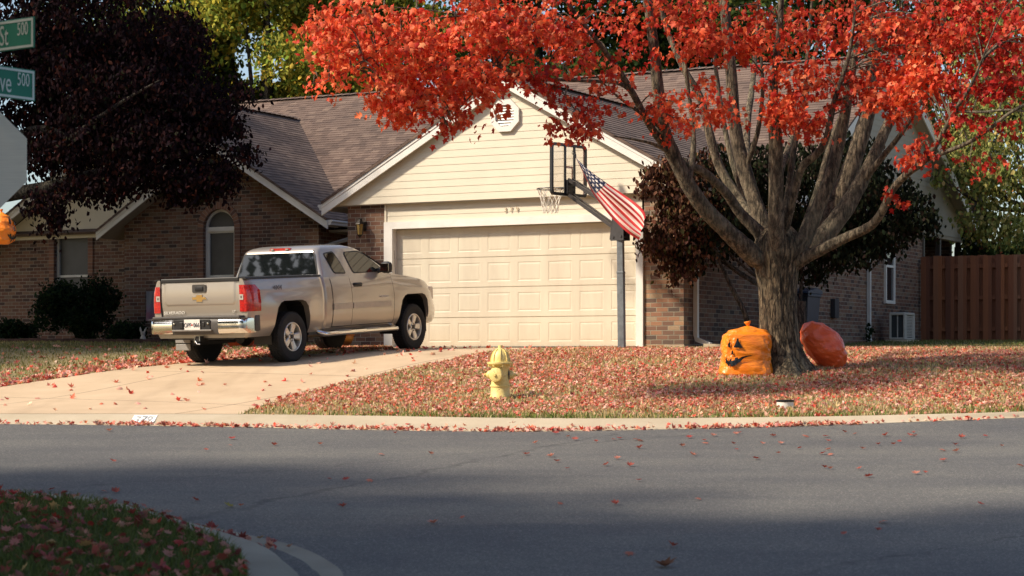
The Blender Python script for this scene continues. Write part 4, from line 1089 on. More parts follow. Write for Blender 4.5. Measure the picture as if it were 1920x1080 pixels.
# dark underbody: frame rails, axles, wheel liners, bed floor shadow line
mb=MB()
for s in(-1,1): mb.bbox(s*.42-.05,s*.42+.05,-1.1,4.3,.42,.56,.01)
mb.box(-.88,.88,.55,3.1,.40,.46); mb.tube([(-.75,0,.40),(.75,0,.40)],.05,10); mb.lathe([(0,-.16),(.10,-.13),(.15,0),(.10,.13),(0,.16)],14,Matrix.Translation((0,0,.40))@Matrix.Rotation(R(90),4,'X'))
mb.tube([(-.75,WB,.40),(.75,WB,.40)],.06,8); mb.bbox(-.35,.35,2.6,4.2,.38,.6,.05); mb.bbox(-.45,.15,-.95,-.45,.40,.62,.04)
for ya in(0,WB):
    for s in(-1,1):
        pts=arch(ya,.493,.978); 
        for a,b in zip(pts,pts[1:]): mb.quad((s*.555,a[0],a[1]),(s*.555,b[0],b[1]),(s*.90,b[0],b[1]),(s*.90,a[0],a[1]))
        mb.poly([(s*.566,y,z) for y,z in pts])
mb.build('chassis',DK,TR)
mb=MB(); mb.tube([(.30,2.6,.40),(.38,1.2,.40),(.40,.7,.44)],.035,8); mb.bbox(.25,.50,.9,1.7,.33,.50,.05); mb.tube([(.5,-.30,.62),(.58,-.6,.55),(.72,-.92,.47),(.80,-1.02,.46)],.034,10); mb.tube([(.40,.8,.43),(.45,.2,.60),(.5,-.28,.62)],.034,8); mb.build('exhaust',simple('exhaust_steel',(.25,.20,.14),.45,.5),TR,40)
# wheels
def wheel(x,y):
    s=1 if x>0 else -1
    W=thing('wheel',None,None,(x,y,.40)); W.parent=TR
    mb=MB(); Mx=Matrix.Rotation(R(90)*s,4,'Y')
    mb.lathe([(.235,-.125),(.30,-.132),(.365,-.125),(.392,-.105),(.40,-.07),(.40,.07),(.392,.105),(.365,.125),(.30,.132),(.262,.122),(.235,.112),(.235,-.125)],48,Mx)
    for k in range(56):
        a=2*math.pi*k/56; ca,sa=math.cos(a),math.sin(a)
        for zz in(-.085,-.03,.03,.085):
            mb.add([Mx@Vector((r*math.cos(a+da),r*math.sin(a+da),zz+dz)) for r,da,dz in((.397,0,-.022),(.397,.07,-.022),(.397,.07,.022),(.397,0,.022),(.407,.005,-.018),(.407,.062,-.018),(.407,.062,.018),(.407,.005,.018))],[(4,5,6,7),(0,1,5,4),(1,2,6,5),(2,3,7,6),(3,0,4,7)])
    mb.build('tyre',tyre_m,W,30)
    mb=MB(); mb.lathe([(.20,-.10),(.236,-.10),(.238,.112),(.228,.122),(.215,.118),(.205,.06),(.20,-.05),(.20,-.10)],40,Mx)
    for k in range(5):
        a=2*math.pi*k/5+.33
        for da in(-.115,.115):
            c0=[];c1=[]
            for r,wd,zf,zb in((.05,.032,.088,.03),(.12,.034,.098,.045),(.21,.040,.106,.05)):
                aa=a+da*(1.9 if r<.1 else 1.15 if r<.2 else 1.0); ca,sa=math.cos(aa),math.sin(aa)
                for tz,tw in((zb,1.0),(zf-.012,1.0),(zf,.55),(zf,-.55),(zf-.012,-1.0),(zb,-1.0)):
                    c0.append(Mx@Vector((r*ca-sa*wd*tw,r*sa+ca*wd*tw,tz)))
            fs=[(i*6+j,i*6+(j+1)%6,(i+1)*6+(j+1)%6,(i+1)*6+j) for i in range(2) for j in range(6)]
            mb.add(c0,fs)
    mb.lathe([(.075,.03),(.08,.09),(.062,.10),(.05,.098),(.048,.085),(0,.085)],24,Mx)
    rim_m=M.get('alloy') or M.setdefault('alloy',(lambda t:(t.bsdf((.66,.63,.57),.32,.55),t.mat)[1])(NT('alloy')))
    mb.build('rim',rim_m,W,30)
    mb=MB(); mb.lathe([(0,.106),(.028,.104),(.034,.094),(.034,.086),(0,.08)],16,Mx)
    for k in range(6):
        a=2*math.pi*k/6; mb.lathe([(0,.0),(.010,.0),(.010,.012),(0,.014)],6,Mx@Matrix.Translation((.062*math.cos(a),.062*math.sin(a),.092)))
    mb.build('hub_cap',DK,W,30)
    mb=MB(); mb.lathe([(0,.0),(.16,.0),(.16,.02),(0,.02)],24,Mx); mb.build('brake_disc',simple('brake_steel',(.05,.045,.04),.5,.5),W,30)
for x in(-.845,.845):
    for y in(0,WB): wheel(x,y)
# ---- cab greenhouse
LV=[(1.335,.955,3.28,.905,.06,.30),(1.45,.976,3.02,.866,.07,.30),(1.60,1.004,2.74,.815,.08,.30),(1.74,1.03,2.47,.768,.09,.30),(1.79,1.06,2.36,.746,.10,.30),(1.83,1.12,2.24,.71,.12,.30),(1.862,1.24,2.08,.63,.14,.28),(1.878,1.45,1.9,.48,.12,.2)]
mb=MB(); rows=[]
for z,yb,yf,hx,rb,rf in LV:
    r=[]
    for cx,cy,rad,a0 in((hx-rb,yb+rb,rb,-90),(hx-rf*.55,yf-rf,rf,0),(-(hx-rf*.55),yf-rf,rf,90),(-(hx-rb),yb+rb,rb,180)):
        for k in range(8):
            a=R(a0+90*k/7); rx=rf*.55 if rad==rf else rb; r.append((cx+rx*math.cos(a),cy+rad*math.sin(a),z))
    rows.append(r)
n=len(rows[0]); mb.add([v for r in rows for v in r],[(i*n+k,i*n+(k+1)%n,(i+1)*n+(k+1)%n,(i+1)*n+k) for i in range(len(rows)-1) for k in range(n)]+[tuple(range((len(rows)-1)*n,len(rows)*n))])
cab=mb.build('cab',PA,TR,40)
cx_=lambda z: .905-(z-1.335)*(.905-.768)/(1.74-1.335)
def round_poly(pts,r,n=5):
    out=[]; N=len(pts)
    for i in range(N):
        p=Vector(pts[i]);a=(Vector(pts[i-1])-p);b=(Vector(pts[(i+1)%N])-p)
        rr=min(r,a.length*.45,b.length*.45); a=a.normalized()*rr; b=b.normalized()*rr
        for k in range(n+1):
            t=k/n; out.append(tuple(p+a*(1-t)**2+b*t*t))
    return out
def side_pane(name,pts,s,off,mat,par,r=.05,th=.004):
    pp=round_poly(pts,r); mb=MB(); mb.prism([(s*(cx_(z)+off),y,z) for y,z in pp],(s*th,0,0)); return mb.build(name,mat,par)
def grow(pts,d):
    c=sum((Vector(p) for p in pts),Vector((0,0)))/len(pts); return [tuple(Vector(p)+(Vector(p)-c).normalized()*d) for p in pts]
Wd=[(1.90,1.395),(1.80,1.70),(1.83,1.735),(2.22,1.738),(2.40,1.675),(2.86,1.40)]
Wq=[(1.335,1.405),(1.20,1.715),(1.48,1.735),(1.56,1.60),(1.665,1.395)]
for s in(-1,1):
    for pts in(Wd,Wq):
        f=side_pane('window_seal',grow(pts,.028),s,.001,DK,TR,.06,.003)
        side_pane('window',pts,s,.0045,GLS,f)
# rear window, high brake light
def back_y(z): return .955+(z-1.335)*(1.03-.955)/(1.74-1.335)
def rear_pane(name,pts,off,mat,par,th=.004,r=.05):
    mb=MB(); mb.prism([(x,back_y(z)-off,z) for x,z in round_poly(pts,r)],(0,-th,0)); return mb.build(name,mat,par)
RW=[(-.80,1.375),(.80,1.375),(.695,1.745),(-.695,1.745)]
f=rear_pane('window_seal',grow(RW,.03),.001,DK,TR,.003); rw=rear_pane('rear_window',RW,.0045,GLS,f)
mb=MB(); mb.prism([(x,1.05+abs(x)*.05,z) for x,z in round_poly([(-.22,1.792),(.22,1.792),(.20,1.835),(-.20,1.835)],.02)],(0,.08,0))
tl=NT('red_lens'); n=tl.noise(30,2); tl.bsdf(tl.ramp(n,[(.35,(.30,.008,.006)),(.65,(.55,.02,.012))]),.12,0,None,Coat_Weight=1.0,Coat_Roughness=.03); RL=tl.mat
cl=simple('clear_lens',(.55,.50,.45),.15,.3)
hb2=mb.build('brake_light',RL,TR)
mb=MB(); 
for x in(-.15,.15): mb.box(x-.028,x+.028,1.042,1.07,1.803,1.825)
mb.build('cargo_lamp',cl,hb2)
# cab roof seams
mb=MB(); mb.tube([(.68,1.06,1.785),(.71,1.035,1.75)],.006,6); mb.build('roof_seam',DK,TR)
# windscreen
mb=MB(); mb.add([(-.80,3.27,1.37),(.80,3.27,1.37),(.68,2.50,1.735),(-.68,2.50,1.735)],[(0,1,2,3)]); mb.build('windscreen',GLS,TR)
# ---- doors: skin patches standing 4 mm proud with a dark seam behind them
def patch(name,y0,y1,z0,z1,off,mat,par,s,ny=18,nz=14,cut_fn=None,edge=True):
    mb=MB(); g=[]
    for i in range(ny+1):
        y=y0+(y1-y0)*i/ny; g.append([])
        for j in range(nz+1):
            zz=z0+(z1-z0)*j/nz; yy=y
            if cut_fn: yy,zz=cut_fn(y,zz)
            g[-1].append((s*(side(yy,zz)+off),yy,zz))
    for i in range(ny):
        for j in range(nz): mb.quad(g[i][j],g[i+1][j],g[i+1][j+1],g[i][j+1])
    if edge:
        inn=lambda p:(p[0]-s*(off+.004),p[1],p[2])
        for i in range(ny): mb.quad(g[i][0],g[i+1][0],inn(g[i+1][0]),inn(g[i][0])); mb.quad(g[i][nz],g[i+1][nz],inn(g[i+1][nz]),inn(g[i][nz]))
        for j in range(nz): mb.quad(g[0][j],g[0][j+1],inn(g[0][j+1]),inn(g[0][j])); mb.quad(g[ny][j],g[ny][j+1],inn(g[ny][j+1]),inn(g[ny][j]))
    return mb.build(name,mat,par,30)
for s in(-1,1):
    patch('door_seam',1.70,3.005,.50,1.352,.0015,DK,TR,s,edge=False)
    patch('door_seam',1.14,1.72,.50,1.352,.0012,DK,TR,s,edge=False)
    d1=patch('door',1.722,2.99,.515,1.345,.005,PA,TR,s); d2=patch('door',1.155,1.712,.515,1.345,.005,PA,TR,s)
    patch('side_moulding',1.74,2.90,.79,.885,.022,MOL,d1,s,nz=3); patch('side_moulding',1.16,1.70,.79,.885,.022,MOL,d2,s,nz=3)
    mb=MB(); z=1.19; xx=side(1.9,z)+.006
    mb.prism([(s*xx,y,zz) for y,zz in round_poly([(1.78,z-.038),(2.02,z-.038),(2.05,z),(2.02,z+.03),(1.78,z+.03)],.03)],(s*.012,0,0))
    mb.tube([(s*(xx+.01),1.80,z),(s*(xx+.035),1.84,z+.004),(s*(xx+.035),1.98,z+.004),(s*(xx+.01),2.03,z)],.014,8); mb.build('handle',DK,d1,40)
    # mirror
    mb=MB(); mb.bbox(min(s*.93,s*1.15),max(s*.93,s*1.15),2.62,2.76,1.36,1.56,.066); mb.prism([(s*.86,2.62,1.36),(s*.97,2.66,1.38),(s*.97,2.70,1.46),(s*.86,2.80,1.40)],(0,0,.05))
    mr=mb.build('mirror',DK,TR,40)
    mb=MB(); mb.box(min(s*.965,s*1.13),max(s*.965,s*1.13),2.612,2.618,1.395,1.525); mb.build('mirror_glass',CH,mr)
    # running board tube
    mb=MB(); y=[(.80,.80,.47),(.93,.86,.415),(.965,.95,.40),(.97,1.3,.40),(.97,2.9,.40),(.96,3.02,.405),(.80,3.06,.46)]
    mb.tube([(s*a,b,c) for a,b,c in crspline(y,5)],.042,12)
    rb_=mb.build('running_board',CH,TR,50)
    for yy in(1.42,2.30):
        mb=MB(); mb.bbox(min(s*.935,s*1.005),max(s*.935,s*1.005),yy-.19,yy+.19,.432,.448,.005); mb.build('step_pad',simple('step_grey',(.42,.39,.33),.5),rb_)
    # mud flaps
    if s<0:
     mb=MB(); mb.bbox(min(s*.70,s*1.0),max(s*.70,s*1.0),-.535,-.515,.34,.56,.008); mb.bbox(min(s*.70,s*1.0),max(s*.70,s*1.0),-.53,-.512,.22,.325,.008)
     mf=mb.build('mud_flap',simple('mud_flap_grey',(.26,.25,.235),.6),TR)
    # tail light
    path=[(.785,-1.136),(.86,-1.137),(0,-1.134),(1,-1.118),(2,-1.06),(2,-.98),(2,-.90),(2,-.845)]
    mb=MB(); g=[]
    zsL=[.845,.90,.97,1.03,1.115,1.17,1.215,1.245,1.262]
    for i,(x,y) in enumerate(path):
        g.append([])
        for zz in zsL:
            yy=y; f=i/(len(path)-1)
            if zz>1.17 and i>3: yy=y-(zz-1.17)*1.6*(f-.45)
            xm=x if i<2 else side(-1.12,zz)-.012 if i==2 else side(max(yy,-1.12),zz)+(.009 if i==3 else .012)
            g[-1].append((s*xm,yy,zz))
    for i in range(len(path)-1):
        for j in range(len(zsL)-1): mb.quad(g[i][j],g[i+1][j],g[i+1][j+1],g[i][j+1])
    tlo=mb.build('tail_light',RL,TR,50)
    mb=MB()
    for i,j in((0,3),):
        a,b,c,d=[Vector(p)+Vector((s*.003,-.006,0)) for p in(g[i][j],g[i+1][j],g[i+1][j+1],g[i][j+1])]
        if i==0: mb.quad(a,b,c,d)
    mb.build('reverse_lens',cl,tlo)
    mb=MB(); mb.box(min(s*.81,s*.84),max(s*.81,s*.84),-1.1445,-1.142,1.055,1.09); mb.build('reverse_bulb',simple('lamp_shadow',(.12,.10,.09),.3),tlo)
# ---- bed rail caps
mb=MB()
for s in(-1,1):
    mb.add([(s*.785,-1.12,1.363),(s*.905,-1.12,1.352),(s*.905,.92,1.352),(s*.785,.92,1.363),(s*.785,-1.12,1.383),(s*.895,-1.12,1.376),(s*.895,.92,1.376),(s*.785,.92,1.383)],[(4,5,6,7),(0,1,5,4),(1,2,6,5),(2,3,7,6),(3,0,4,7)])
mb.box(-.80,.80,.86,.93,1.363,1.385)
mb.build('bed_rail_cap',DK,TR)
# ---- tailgate
mb=MB(); ph=[]
def tg_depth(x,z):
    ax_=abs(x); rec=0
    # shallow pressed panel with rounded lower corners
    inx=max(0,min(1,(.70-ax_)/.02)); inz=max(0,min(1,(z-.955)/.02)); 
    cx,cz=.62,1.035
    if ax_>cx and z<cz: k=max(0,min(1,(.085-math.hypot(ax_-cx,z-cz))/.02)); m=k
    else: m=min(inx,inz)
    cr_=.018*math.sin(math.pi*max(0,min(1,(z-.80)/.53)))
    return -1.098-.012*m-cr_
NX,NZ=84,56; g=[]
for i in range(NX+1):
    x=-.772+1.544*i/NX; g.append([])
    for j in range(NZ+1):
        z=.795+.535*j/NZ; g[-1].append((x,tg_depth(x,z),z))
for i in range(NX):
    for j in range(NZ): mb.quad(g[i][j],g[i+1][j],g[i+1][j+1],g[i][j+1])
bk=lambda p:(p[0],-1.03,p[2])
for i in range(NX): mb.quad(g[i][0],g[i+1][0],bk(g[i+1][0]),bk(g[i][0])); mb.quad(g[i][NZ],g[i+1][NZ],bk(g[i+1][NZ]),bk(g[i][NZ]))
for j in range(NZ): mb.quad(g[0][j],g[0][j+1],bk(g[0][j+1]),bk(g[0][j])); mb.quad(g[NX][j],g[NX][j+1],bk(g[NX][j+1]),bk(g[NX][j]))
mb.quad(bk(g[0][0]),bk(g[NX][0]),bk(g[NX][NZ]),bk(g[0][NZ]))
TG=mb.build('tailgate',PA,TR,40)
mb=MB(); mb.bbox(-.772,.772,-1.125,-1.02,1.318,1.388,.014); mb.build('tailgate_cap',DK,TG)
mb=MB(); mb.prism([(x,-1.128,z) for x,z in round_poly([(-.135,1.155),(.135,1.155),(.135,1.285),(-.135,1.285)],.03)],(0,-.010,0)); h=mb.build('handle_bezel',simple('dark_grey_plastic',(.05,.046,.042),.5),TG)
mb=MB(); mb.bbox(-.075,.085,-1.150,-1.136,1.185,1.255,.008); mb.build('handle',DK,h,40)
# gold cross badge
bt=[(-.135,-.022),(-.052,-.022),(-.060,-.062),(.050,-.062),(.064,-.022),(.150,-.022),(.115,.022),(.052,.022),(.060,.062),(-.050,.062),(-.064,.022),(-.150,.022)]
gm=NT('gold'); gm.bsdf((.70,.45,.16),.28,.9); GOLD=gm.mat
mb=MB(); mb.prism([(x*.98,-1.126,1.068+z*.85) for x,z in bt],(0,-.014,0)); e=mb.build('badge',GOLD,TG)
mb=MB(); mb.prism([(x*.98*1.09,-1.124,1.068+z*.85*1.12) for x,z in bt],(0,-.012,0)); mb.build('badge_rim',CH,e)
RX=Matrix.Rotation(R(90),4,'X')
def lettering(txt,size,x,y,z,par,mat,sx=1.0,rot=None,align='CENTER',name='lettering'):
    me=text_mesh(txt,size,.003,Matrix.Translation((x,y,z))@(rot or RX),align=align,sx=sx); return link_mesh(name,me,mat,par)
LTR=simple('bright_lettering',(.80,.77,.70),.3)
lettering('SILVERADO',.066,-.735,-1.120,.845,TG,LTR,1.25,align='LEFT'); lettering('LT',.05,.66,-1.120,.85,TG,LTR,1.1)
RY=Matrix.Rotation(R(90),4,'Z')@RX
lettering('4X4',.11,side(-.45,1.17)+.001,-.36,1.195,TR,simple('decal_grey',(.11,.11,.13),.4),1.25,rot=RY)
lettering('SILVERADO',.045,side(2.7,.98)+.008,2.68,.965,TR,LTR,1.2,rot=RY)
# ---- rear bumper
def bump_path(x):
    ax_=abs(x); return -1.285+.03*(ax_/.9)**2+ (0 if ax_<.86 else .5*((ax_-.86))**1.0*.35)
def bumper_piece(name,xs,zlo,zhi,mat,par,off=0,round_=True):
    mb=MB(); g=[]
    cr2=[(0,.02),(.15,.004),(.35,0),(.7,0),(.88,.008),(1,.03)]
    for x,y in xs:
        g.append([])
        nrm=off
        for t,dd in cr2: g[-1].append((x,y+dd-nrm,zlo+(zhi-zlo)*t))
        g[-1].append((x*.985,y+.14,zhi-.004)); 
    for i in range(len(xs)-1):
        for j in range(len(g[0])-1): mb.quad(g[i][j],g[i+1][j],g[i+1][j+1],g[i][j+1])
    return mb.build(name,mat,par,45)
dg=simple('bumper_plastic',(.060,.055,.052),.55)
ctr=[(x,bump_path(x)+.012) for x in np.linspace(-.50,.50,15)]
bmp=bumper_piece('bumper',ctr,.50,.752,dg,TR)
for s in(-1,1):
    xs=[(s*x,bump_path(x)) for x in np.linspace(.455,.83,12)]+[(s*(.83+.115*math.sin(a)),bump_path(.83)+.10*(1-math.cos(a))) for a in np.linspace(.2,1.5,8)]+[(s*.952,-1.10),(s*.957,-.98)]
    if s<0: xs=xs[::-1]
    bumper_piece('chrome_corner',xs,.515,.742,CH,bmp)
    mb=MB(); mb.bbox(min(s*.90,s*.978),max(s*.90,s*.978),-1.0,-.86,.53,.79,.03); mb.build('bumper_end',dg,bmp,40)
    mb=MB(); mb.box(min(s*.455,s*.955),max(s*.455,s*.955),-1.24,-1.08,.742,.752); mb.build('bumper_top',dg,bmp)
mb=MB(); mb.bbox(-.86,.86,-1.26,-1.07,.748,.79,.01); mb.build('step_pad',dg,bmp)
# recess, lamps, plate
mb=MB(); mb.box(-.42,.30,-1.282,-1.27,.585,.735); mb.build('plate_recess',DK,bmp)
mb=MB(); mb.bbox(-.44,.34,-1.305,-1.27,.555,.582,.006); mb.build('plate_ledge',simple('ledge_grey',(.18,.165,.15),.5),bmp)
PX=-.035
pl_m=simple('plate_white',(.68,.66,.62),.4,var=.04)
mb=MB(); mb.bbox(PX-.155,PX+.155,-1.302,-1.296,.578,.742,.002); pt=mb.build('licence_plate',pl_m,bmp)
lettering('OPF',.098,PX-.085,-1.3045,.650,pt,simple('plate_ink',(.05,.055,.08),.4),.82); lettering('066',.098,PX+.088,-1.3045,.650,pt,simple('plate_ink',(.05,.055,.08),.4),.82)
mb=MB(); mb.lathe([(0,-.0035),(.016,-.0035),(.016,.0),(0,0)],12,Matrix.Translation((PX,-1.303,.655))@RX); mb.build('plate_sticker',RL,pt)
mb=MB(); mb.bbox(PX-.26,PX-.19,-1.296,-1.275,.60,.70,.008); mb.bbox(PX+.19,PX+.24,-1.296,-1.275,.63,.70,.008); mb.build('plate_lamp',DK,bmp)
for x in(-.40,.27):
    mb=MB(); mb.lathe([(0,0),(.016,0),(.016,.012),(0,.014)],10,Matrix.Translation((x,-1.284,.675))@RX); mb.build('bolt',CH,bmp)
# hitch
mb=MB(); mb.tube([(-.62,-1.05,.45),(.62,-1.05,.45)],.035,4,True,0,True); mb.tube([(0,-1.0,.43),(0,-1.22,.43)],.042,4,True,0,True); mb.build('hitch',DK,TR)
mb=MB(); mb.tube([(-.05,-1.235,.37),(-.05,-1.235,.48),(.05,-1.235,.48),(.05,-1.235,.40)],.008,6); mb.tube([(-.03,-1.24,.40),(.02,-1.26,.355),(.07,-1.25,.35)],.009,6); mb.build('hitch_clip',CH,TR)
# front end: bumper, grille and headlights (seen only from the side)
mb=MB(); xs=[(x,4.57-.24*(abs(x)/.9)**3) for x in np.linspace(-.90,.90,21)]
g=[[(x,y,z) for z in(.47,.50,.72,.78)] for x,y in xs]
for i in range(20):
    for j in range(3): mb.quad(g[i][j],g[i+1][j],g[i+1][j+1],g[i][j+1])
for s,i in((-1,0),(1,20)):
    for j in range(3): mb.quad(g[i][j],g[i][j+1],(s*.93,4.10,g[i][j+1][2]),(s*.93,4.10,g[i][j][2]))
    mb.quad(g[i][3],(xs[i][0],4.10,.78),(xs[i][0]*.6,4.2,.78),(xs[i][0]*.6,4.5,.78))
mb.build('front_bumper',PA,TR,30)
for s in(-1,1):
    mb=MB(); mb.bbox(min(s*.62,s*.88),max(s*.62,s*.88),4.30,4.46,.86,1.10,.03); mb.build('headlight',cl,TR)
mb=MB(); mb.bbox(-.6,.6,4.38,4.53,.80,1.12,.02); mb.build('grille',CH,TR)
# aerial
mb=MB(); mb.tube([(.80,3.35,1.30),(.80,3.33,1.75)],.004,5); mb.build('aerial',DK,TR)
# ------------------------------------------------------------------ foliage helpers
def tmpl_maple():
    pts=[(0,-.42),(.10,-.30),(.42,-.36),(.30,-.12),(.62,.08),(.34,.14),(.36,.46),(.15,.36),(0,.66),(-.15,.36),(-.36,.46),(-.34,.14),(-.62,.08),(-.30,-.12),(-.42,-.36),(-.10,-.30)]
    v=[(0,.0,.05)]+[(x,y,-.22*(x*x+y*y)) for x,y in pts]; n=len(pts)
    return np.array(v),np.array([(0,1+i,1+(i+1)%n) for i in range(n)])
def tmpl_star():
    pts=[(0,-.40),(.36,-.30),(.26,-.08),(.58,.12),(.26,.20),(0,.66),(-.26,.20),(-.58,.12),(-.26,-.08),(-.36,-.30)]
    v=[(0,0,.06)]+[(x,y,-.28*(x*x+y*y)) for x,y in pts]; n=len(pts)
    return np.array(v),np.array([(0,1+i,1+(i+1)%n) for i in range(n)])
def tmpl_oval(w=.3):
    v=[(0,-.5,0),(w,-.12,-.06),(w*.8,.2,-.08),(0,.5,-.05),(-w*.8,.2,-.08),(-w,-.12,-.06),(0,-.05,.04)]
    return np.array(v),np.array([(6,0,1),(6,1,2),(6,2,3),(6,3,4),(6,4,5),(6,5,0)])
def tmpl_fold(w=.36):
    v=[(0,-.5,.0),(w,0,-.1),(0,.5,-.04),(-w,0,-.1)]
    return np.array(v),np.array([(0,1,2),(0,2,3)])
MAPLE,STAR,OVAL,FOLD=tmpl_maple(),tmpl_star(),tmpl_oval(),tmpl_fold()
def norm(a): return a/np.maximum(1e-9,np.linalg.norm(a,axis=1,keepdims=True))
def leaf_mesh(name,pos,size,tip,nrm,col,tm,mat,parent=None,curl=0.0):
    """one mesh of many leaves; tip/nrm orient each one, col is its own pigment"""
    pos=np.asarray(pos,float); N=len(pos); V,T=tm; K=len(V)
    t=norm(np.asarray(tip,float)); n=np.asarray(nrm,float); n=norm(n-t*(n*t).sum(1,keepdims=True)); x=np.cross(t,n)
    sz=np.asarray(size,float).reshape(N,1,1)
    zc=V[:,2][None,:]*(1+curl*rng.uniform(0,1,(N,1)))
    co=pos[:,None,:]+sz*(V[None,:,0:1]*x[:,None,:]+V[None,:,1:2]*t[:,None,:]+zc[:,:,None]*n[:,None,:])
    co=co.reshape(-1,3); f=(T[None]+ (np.arange(N)*K)[:,None,None]).reshape(-1,3)
    me=bpy.data.meshes.new(name); me.vertices.add(len(co)); me.vertices.foreach_set('co',co.ravel().astype(np.float32))
    me.loops.add(f.size); me.loops.foreach_set('vertex_index',f.ravel().astype(np.int32))
    me.polygons.add(len(f)); me.polygons.foreach_set('loop_start',np.arange(0,f.size,3,dtype=np.int32)); me.update(calc_edges=True)
    ca=me.color_attributes.new('col','FLOAT_COLOR','POINT')
    cc=np.ones((N,K,4)); cc[:,:,:3]=np.asarray(col)[:,None,:]; ca.data.foreach_set('color',cc.ravel().astype(np.float32))
    return link_mesh(name,me,mat,parent)
def palette(cols,wts,N,jit=.18):
    w=np.array(wts,float); w/=w.sum(); i=rng.choice(len(cols),N,p=w); c=np.array(cols)[i]
    return np.clip(c*(1+rng.uniform(-jit,jit,(N,1)))*(1+rng.uniform(-jit*.4,jit*.4,(N,3))),0.002,1)
def limb(mb,pts,n=12,sub=5,wob=.03):
    """pts (x,y,z,r) -> smooth tapering tube"""
    s=crspline(pts,sub); mb.tube([p[:3] for p in s],[max(.003,p[3]) for p in s],n,True,wob)
def sprays(centers,radii,nsp,per,spread,flat=.6,long=1.0):
    """leaf positions strung along short drooping twigs inside ellipsoids"""
    out=[];cid=[]
    for i,(c,r,k) in enumerate(zip(centers,radii,nsp)):
        d=rng.normal(0,1,(k,3)); d=d/np.linalg.norm(d,axis=1,keepdims=True)*rng.uniform(.15,1,(k,1))**.55
        sc=np.array(c)+d*np.array(r)
        for q,dd in zip(sc,d):
            m=max(2,int(per*rng.uniform(.4,1.6))); a=rng.uniform(0,6.28); L=spread*rng.uniform(1.6,3.6)*long
            ax=np.array([math.cos(a)+dd[0]*.8,math.sin(a)+dd[1]*.8,-.25]); ax/=np.linalg.norm(ax)
            t=rng.uniform(0,1,(m,1)); o=t*L*ax+rng.normal(0,spread*.42,(m,3))*np.array([1,1,flat+.2]); o[:,2:3]-=t*t*L*.35
            out.append(q+o-ax*L*.4); cid.append(np.full(m,i))
    return np.concatenate(out),np.concatenate(cid)
def orient(N,droop=.6,out=None):
    tip=rng.normal(0,1,(N,3)); tip[:,2]-=droop*2
    if out is not None: tip+=out*.8
    nr=rng.normal(0,.75,(N,3)); nr[:,2]+=.6
    return tip,nr
def outside_house(p,gap=.1):
    a=p[:,0]-O.x; b=p[:,1]-O.y; u=a*CT-b*ST; d=a*ST+b*CT; z=p[:,2]-FLOOR
    inside=((u>-1.2)&(u<5.7+gap)&(d>-.15-gap)&(z<np.minimum(GR,GR-SL*np.abs(u-GU))+.1))|((u<5.7+gap)&(d>3.9)&(z<np.minimum(RZ,RZ-.5*np.abs(d-RD_D))+.2))|((u<-3.6)&(u>-13.6)&(d>3.45)&(z<LZ-.61*np.abs(u-LU)+.15))|((u>-10)&(u<-3.7)&(d>3.4)&(z<4.5-.61*np.abs(u+6.72)+.12))
    return ~inside

# ------------------------------------------------------------------ the red maple
TY=29.3; tb=hit(1472,697); tz=surf(tb.x,tb.y)
MT=thing('maple_tree','large spreading maple with bright red leaves on the front lawn','tree',(tb.x,tb.y,tz))
def L(*pts):
    """(px,py,dY,width px) -> local tree coordinates"""
    out=[]
    for px,py,dy,w in pts:
        p=P(px,py,tb.y+dy); out.append((p.x-tb.x,p.y-tb.y,p.z-tz,w/2/F*(tb.y+dy)))
    return out
def trunk_mesh():
    s=crspline(L((1474,715,.0,134),(1472,694,0,104),(1466,668,0,86),(1461,630,0,78),(1459,580,0,74),(1458,540,0,76),(1456,505,0,86),(1457,475,0,96),(1458,445,0,86),(1459,425,0,50)),9)
    n=110; vs=[];m=len(s)
    for i,p in enumerate(s):
        z=p[2]
        for k in range(n):
            a=2*math.pi*k/n
            root=max(0,1-z/.55)**2
            f=1+root*(.30*max(0,math.sin(3*a+.6))+.22*max(0,math.sin(5*a+2.1)))+.025*math.sin(7*a+z*1.3)+.014*math.sin(13*a-z*2)+.020*math.sin(31*a+1.5*math.sin(z*3+a*2))*math.sin(z*4+5*a)+.016*math.sin(43*a+2*math.sin(z*2.2))+.05*math.sin(3*a+1.2)*sstep(1.1,2.2,z)
            vs.append((p[0]+math.cos(a)*p[3]*f*.94,p[1]+math.sin(a)*p[3]*f*.94,z))
    mb=MB(); mb.add(vs,[(i*n+k,i*n+(k+1)%n,(i+1)*n+(k+1)%n,(i+1)*n+k) for i in range(m-1) for k in range(n)]+[tuple(range((m-1)*n,m*n))])
    return mb.build('trunk',M['maple_bark'],MT,60)
trunk_mesh()
EXTRA=[L((1430,450,.9,20),(1400,380,1.1,17),(1372,300,1.3,15),(1352,200,1.5,13),(1338,90,1.6,10),(1330,-20,1.7,7),(1325,-120,1.7,3)),
 L((1470,440,.6,22),(1478,360,.8,18),(1490,270,.9,16),(1505,190,1.0,13),(1515,90,1.1,10),(1525,-30,1.2,5)),
 L((1500,450,.5,22),(1535,350,.8,18),(1560,260,1.0,15),(1600,170,1.1,12),(1655,80,1.2,9),(1700,0,1.2,5)),
 L((1290,345,-.6,18),(1300,280,-.4,15),(1296,210,-.3,12),(1285,120,-.3,9),(1290,30,-.3,5)),
 L((1613,345,.5,20),(1650,300,.3,16),(1690,250,.1,13),(1735,180,.0,10),(1790,110,-.1,7),(1830,40,-.2,4)),
 L((1396,320,.4,16),(1420,250,.2,13),(1430,170,.1,10),(1425,80,.1,6)),
 L((1262,290,-.7,12),(1225,270,-.9,9),(1190,262,-1.1,6),(1150,255,-1.3,3))]
